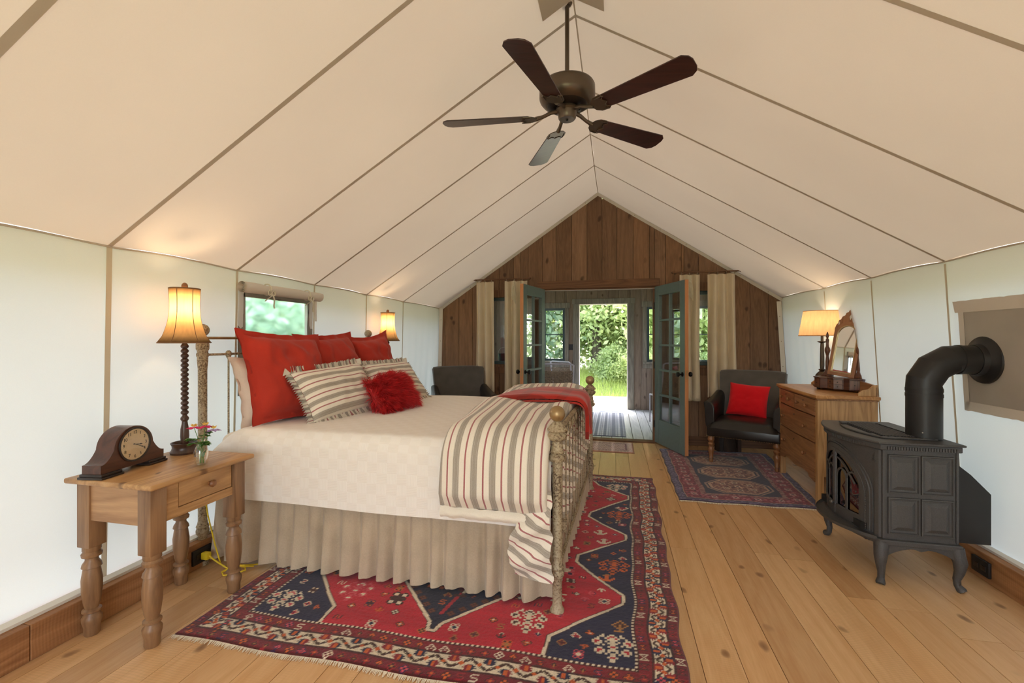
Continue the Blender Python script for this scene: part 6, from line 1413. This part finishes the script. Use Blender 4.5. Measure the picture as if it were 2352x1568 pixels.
# ------------------------------------------------------------------ porch furniture
def woven_chair(label, x, y, rz, cushion=None):
    c = thing('woven_chair', label, 'chair', (x, y, 0), rz, 'woven porch chairs')
    for sx in (-1, 1):
        MB().tube([(sx * .21, .20, 0), (sx * .215, .22, .45), (sx * .235, .30, .93)], .013, 8).build('leg', 'bluish', c); MB().tube([(sx * .22, -.20, 0), (sx * .22, -.20, .44)], .013, 8).build('leg', 'bluish', c)
        MB().tube([(sx * .22, -.20, .44), (sx * .215, .22, .44)], .012, 8).build('seat_rail', 'bluish', c)
    MB().tube([(-.22, -.20, .44), (.22, -.20, .44)], .012, 8).build('seat_rail', 'bluish', c)
    MB().tube([(-.235, .30, .93), (-.19, .30, .945), (.19, .30, .945), (.235, .30, .93)], .012, 8).build('top_rail', 'bluish', c)
    b = MB()
    for k in range(15):
        x_ = lerp(-.20, .20, k / 14); b.tube([(x_ * lerp(1, 1.08, t / 16), lerp(.215, .288, t / 16) + .008 * (1 if (t + k) % 2 else -1), lerp(.46, .84, t / 16)) for t in range(17)], .0095, 5)
    for t in range(16):
        z = lerp(.47, .84, t / 15); b.tube([(lerp(-.215, .215, k / 14), lerp(.217, .288, t / 15) - .008 * (1 if (t + k) % 2 else -1), z - .015 * math.sin(PI * k / 14) * (t > 12)) for k in range(15)], .0095, 5)
    o = b.build('woven_back', 'wicker', c); o['kind'] = 'stuff'
    b = MB()
    for k in range(13): b.tube([(lerp(-.20, .20, k / 12), lerp(-.19, .21, t / 12), .445 + .007 * (1 if (t + k) % 2 else -1)) for t in range(13)], .012, 5)
    o = b.build('woven_seat', 'wicker', c); o['kind'] = 'stuff'
    return c
woven_chair('white-framed woven chair seen from behind between the left door leaf and the doorway', -.85, 7.05, PI + R(4))
woven_chair('white-framed woven chair turned sideways nearest the porch doorway', -.70, 7.75, PI + R(-38))
woven_chair('woven porch chair behind the glass of the left door leaf with a maroon cushion', -1.42, 7.35, R(150))
woven_chair('woven porch chair behind the glass of the right door leaf', .84, 7.35, R(200))
p = soft('cushion', 'maroon', 'maroon cushion on the woven chair behind the left door leaf', 'cushion', None, w=.40, h=.40, t=.12, seed=51); p.location = (-1.36, 7.26, .46); p.rotation_euler = (R(-8), 0, R(150))
p = soft('cushion', 'white', 'cream cushion on the woven chair behind the right door leaf', 'cushion', None, w=.38, h=.36, t=.12, seed=53); p.location = (.87, 7.27, .46); p.rotation_euler = (R(-8), 0, R(200))
pt_ = thing('console_table', 'white painted porch table below the window behind the left curtains', 'table', (-1.66, 6.36, 0))
MB().rbox(-.38, .38, -.17, .17, .885, .915, .006, 2).build('tabletop', 'bluish', pt_)
for sx in (-1, 1):
    for sy in (-1, 1): MB().box(sx * .34 - .018, sx * .34 + .018, sy * .14 - .018, sy * .14 + .018, 0, .885).build('leg', 'bluish', pt_, False, .002)
MB().box(-.32, .32, -.15, -.135, .82, .885).build('apron', 'bluish', pt_, False)
bk_ = thing('ice_bucket', 'dark teal glazed bucket on the white porch table behind the window', 'bucket', (-1.585, 6.36, .915))
MB().lathe([(.062, 0), (.068, .004), (.082, .17), (.086, .20), (.082, .20), (.076, .17), (.062, .012), (.001, .012)], 26).build('body', 'teal', bk_); MB().tube([(.084 * math.cos(a), 0, .19 + .10 * math.sin(a)) for a in np.linspace(0, PI, 14)], .004, 6).build('handle', 'sheet', bk_)
for (x0, x1, lab1, lab2) in ((-1.82, -1.40, 'cream roman shade high on the porch window behind the left door leaf', 'brown curtain beside the porch window behind the left door leaf'), (.78, 1.44, 'cream roman shade high on the porch window behind the right door leaf', 'brown curtain beside the porch window behind the right door leaf')):
    s_ = thing('roman_shade', lab1, 'blind', ((x0 + x1) / 2, YP - .05, 2.20), 0); h = (x1 - x0) / 2
    MB().grid(lambda i, j: (lerp(-h, h, i / 12), -.018 * abs(math.sin(j * 1.05)), -.34 * j / 12 - .010 * math.sin(PI * i / 12) * (j / 12)), 12, 12).build('cloth', 'tape', s_); MB().box(-h, h, -.012, .012, -.01, .025).build('head_batten', 'trimp', s_, False)
    xc = x0 + .14 if x0 < 0 else x1 - .5
    c = thing('curtain', lab2, 'curtain', (xc, YP - .10, 2.14)); MB().grid(lambda i, j: (lerp(-.13, .13, i / 50), .028 * math.sin(i / 50 * 5 * 2 * PI + .4 * nz(j * .3, 1)), -1.75 * j / 12), 50, 12).build('cloth', 'bcurtain', c, fixn=False, ang=80); MB().tube([(-.16, 0, .01), (.16, 0, .01)], .008, 8).build('rod', 'iron', c)
sw_ = thing('switch_plate', 'dark switch plate on the porch wall left of the open doorway', 'switch', (-.80, YP - .012, 1.17)); MB().rbox(-.055, .055, -.004, .008, -.055, .055, .003, 2).build('plate', 'box', sw_)
for x in (-.022, .022): MB().rbox(x - .006, x + .006, -.010, -.003, -.012, .012, .002, 2).build('toggle', 'ebon', sw_)
# ------------------------------------------------------------------ trees, shrubs and meadow
def leaf_mesh(name, n, rx, rz, size, mt, seed, clumps=46):
    r = np.random.default_rng(seed); cs = r.normal(0, 1, (clumps, 3)); cs /= np.linalg.norm(cs, axis=1)[:, None]; cs *= (r.random((clumps, 1)) ** .4) * np.array([rx, rx, rz])
    k = r.integers(0, clumps, n); base = cs[k] + r.normal(0, 1, (n, 3)) * np.array([rx, rx, rz]) * .17
    a = r.normal(0, 1, (n, 3)); a /= np.linalg.norm(a, axis=1)[:, None]; b = np.cross(a, r.normal(0, 1, (n, 3))); b /= np.linalg.norm(b, axis=1)[:, None]; sz = size * r.uniform(.6, 1.3, (n, 1))
    v = np.stack([base - a * sz * .5, base + b * sz * .30 , base + a * sz * .6, base - b * sz * .30], 1).reshape(-1, 3).astype(np.float32)
    me = bpy.data.meshes.new(name); me.vertices.add(n * 4); me.vertices.foreach_set('co', v.ravel()); me.loops.add(n * 4); me.loops.foreach_set('vertex_index', np.arange(n * 4, dtype=np.int32)); me.polygons.add(n); me.polygons.foreach_set('loop_start', np.arange(0, n * 4, 4, dtype=np.int32)); me.update(calc_edges=True)
    at = me.attributes.new('sc', 'FLOAT', 'POINT'); cr = r.random(clumps); at.data.foreach_set('value', np.repeat(np.clip(.55 * cr[k] + .45 * r.random(n), 0, 1), 4).astype(np.float32)); me.materials.append(M[mt]); return me
CR = [leaf_mesh('crown', 15000, 2.2, 2.6, .17, 'leafa', 1), leaf_mesh('crown', 15000, 2.0, 2.9, .16, 'leafb', 2), leaf_mesh('crown', 12000, 2.4, 2.3, .20, 'leafc', 3)]
SHR = [leaf_mesh('foliage', 7000, 1.0, .75, .10, 'leafa', 4, 30), leaf_mesh('foliage', 7000, .9, .7, .10, 'leafb', 5, 30)]
def gzz(x, y): return gz(x, y)
def tree(label, x, y, s, kind, tr_r=.16, lean=0.0, cz=3.4):
    t = thing('leafy_tree', label, 'tree', (x, y, gzz(x, y)), random.uniform(0, 6), 'trees beyond the tent')
    o = bpy.data.objects.new('crown', CR[kind]); C.objects.link(o); o.parent = t; o.location = (0, 0, cz * s); o.scale = (s, s, s); o['kind'] = 'stuff'
    MB().tube([(0, 0, -.1), (.06, .02, .8 * s), (.02 + lean, -.05, 2.0 * s), (.1 + lean, .05, 3.6 * s)], [tr_r * 1.3, tr_r, tr_r * .8, tr_r * .4], 12).build('trunk', 'bark', t)
    for k in range(3): MB().tube([(.03 + lean * .8, 0, (1.5 + .4 * k) * s), (.5 * math.cos(k * 2.2), .5 * math.sin(k * 2.2), (2.4 + .4 * k) * s), (1.1 * math.cos(k * 2.2), 1.1 * math.sin(k * 2.2), (3.2 + .3 * k) * s)], [tr_r * .5, tr_r * .3, tr_r * .12], 8).build('branch', 'bark', t)
    return t
def shrub(label, x, y, s, kind):
    t = thing('shrub', label, 'shrub', (x, y, gzz(x, y)), random.uniform(0, 6), 'shrubs beyond the porch')
    o = bpy.data.objects.new('foliage', SHR[kind]); C.objects.link(o); o.parent = t; o.location = (0, 0, .6 * s); o.scale = (s, s, s); o['kind'] = 'stuff'
    MB().tube([(0, 0, -.05), (.03, 0, .5 * s)], [.03, .012], 6).build('stem', 'bark', t); return t
tree('leafy tree with a bare grey trunk left of centre in the porch doorway', -.62, 15.4, 1.1, 1, .17, 0.0, 3.5)
tree('bright green leafy tree at the right of the porch doorway', 1.35, 14.3, 1.0, 0, .13, .1, 2.7)
tree('tall pale tree filling the top of the porch doorway', .1, 18.6, 1.5, 0, .2, 0, 2.6)
tree('leafy tree behind the porch window left of the doorway', -3.6, 16.0, 1.15, 2, .17, 0, 2.6)
tree('dense tree behind the porch window right of the doorway', 3.6, 15.5, 1.15, 1, .17, 0, 2.6)
tree('tall leafy tree far left beyond the porch', -6.4, 20.0, 1.6, 0, .2, 0, 2.4); tree('tall leafy tree far right beyond the porch', 5.4, 21.0, 1.6, 0, .2, 0, 2.4)
tree('blue-green tree seen through the rolled window in the canvas wall', -8.0, 8.8, 1.15, 2, .18, 0, 1.5); tree('green tree behind the blue-green one outside the rolled window', -10.5, 11.5, 1.4, 1, .18, 0, 1.6); tree('pale leafy tree at the edge of the view through the rolled window', -7.2, 12.0, 1.1, 0, .18, 0, 1.5)
tree('leafy tree beside the porch on the stove side', 7.0, 9.5, 1.2, 0, .18, 0, 2.5)
shrub('rounded bright shrub right of centre in the porch doorway', .75, 12.9, .75, 0); shrub('low shrub against the right jamb of the porch doorway', 1.5, 12.4, .7, 0); shrub('olive shrub in the middle of the porch doorway', .15, 13.8, .85, 1)
shrub('bright shrub behind the left porch window', -2.6, 13.0, .75, 0); shrub('low green shrub behind the right porch window', 2.6, 12.9, .8, 1)
n = 26000; r_ = np.random.default_rng(11); gx, gy = r_.uniform(-4.2, 3.8, n), r_.uniform(10.75, 16.5, n); hh_ = r_.uniform(.12, .38, n); dx, dy = r_.normal(0, .07, n), r_.normal(0, .07, n); an = r_.uniform(0, PI, n); zz = np.array([gz(a, b) for a, b in zip(gx, gy)]); wx, wy = .006 * np.cos(an), .006 * np.sin(an)
v = np.stack([np.stack([gx - wx, gy - wy, zz - .02], 1), np.stack([gx + wx, gy + wy, zz - .02], 1), np.stack([gx + dx, gy + dy, zz + hh_], 1)], 1).reshape(-1, 3).astype(np.float32)
me = bpy.data.meshes.new('meadow_grass'); me.vertices.add(n * 3); me.vertices.foreach_set('co', v.ravel()); me.loops.add(n * 3); me.loops.foreach_set('vertex_index', np.arange(n * 3, dtype=np.int32)); me.polygons.add(n); me.polygons.foreach_set('loop_start', np.arange(0, n * 3, 3, dtype=np.int32)); me.update(calc_edges=True)
at = me.attributes.new('sc', 'FLOAT', 'POINT'); at.data.foreach_set('value', np.repeat(r_.random(n), 3).astype(np.float32)); me.materials.append(M['grass'])
o = bpy.data.objects.new('meadow_grass', me); C.objects.link(o); tag(o, 'tall pale meadow grass growing beyond the porch deck', 'grass', None, 'stuff')
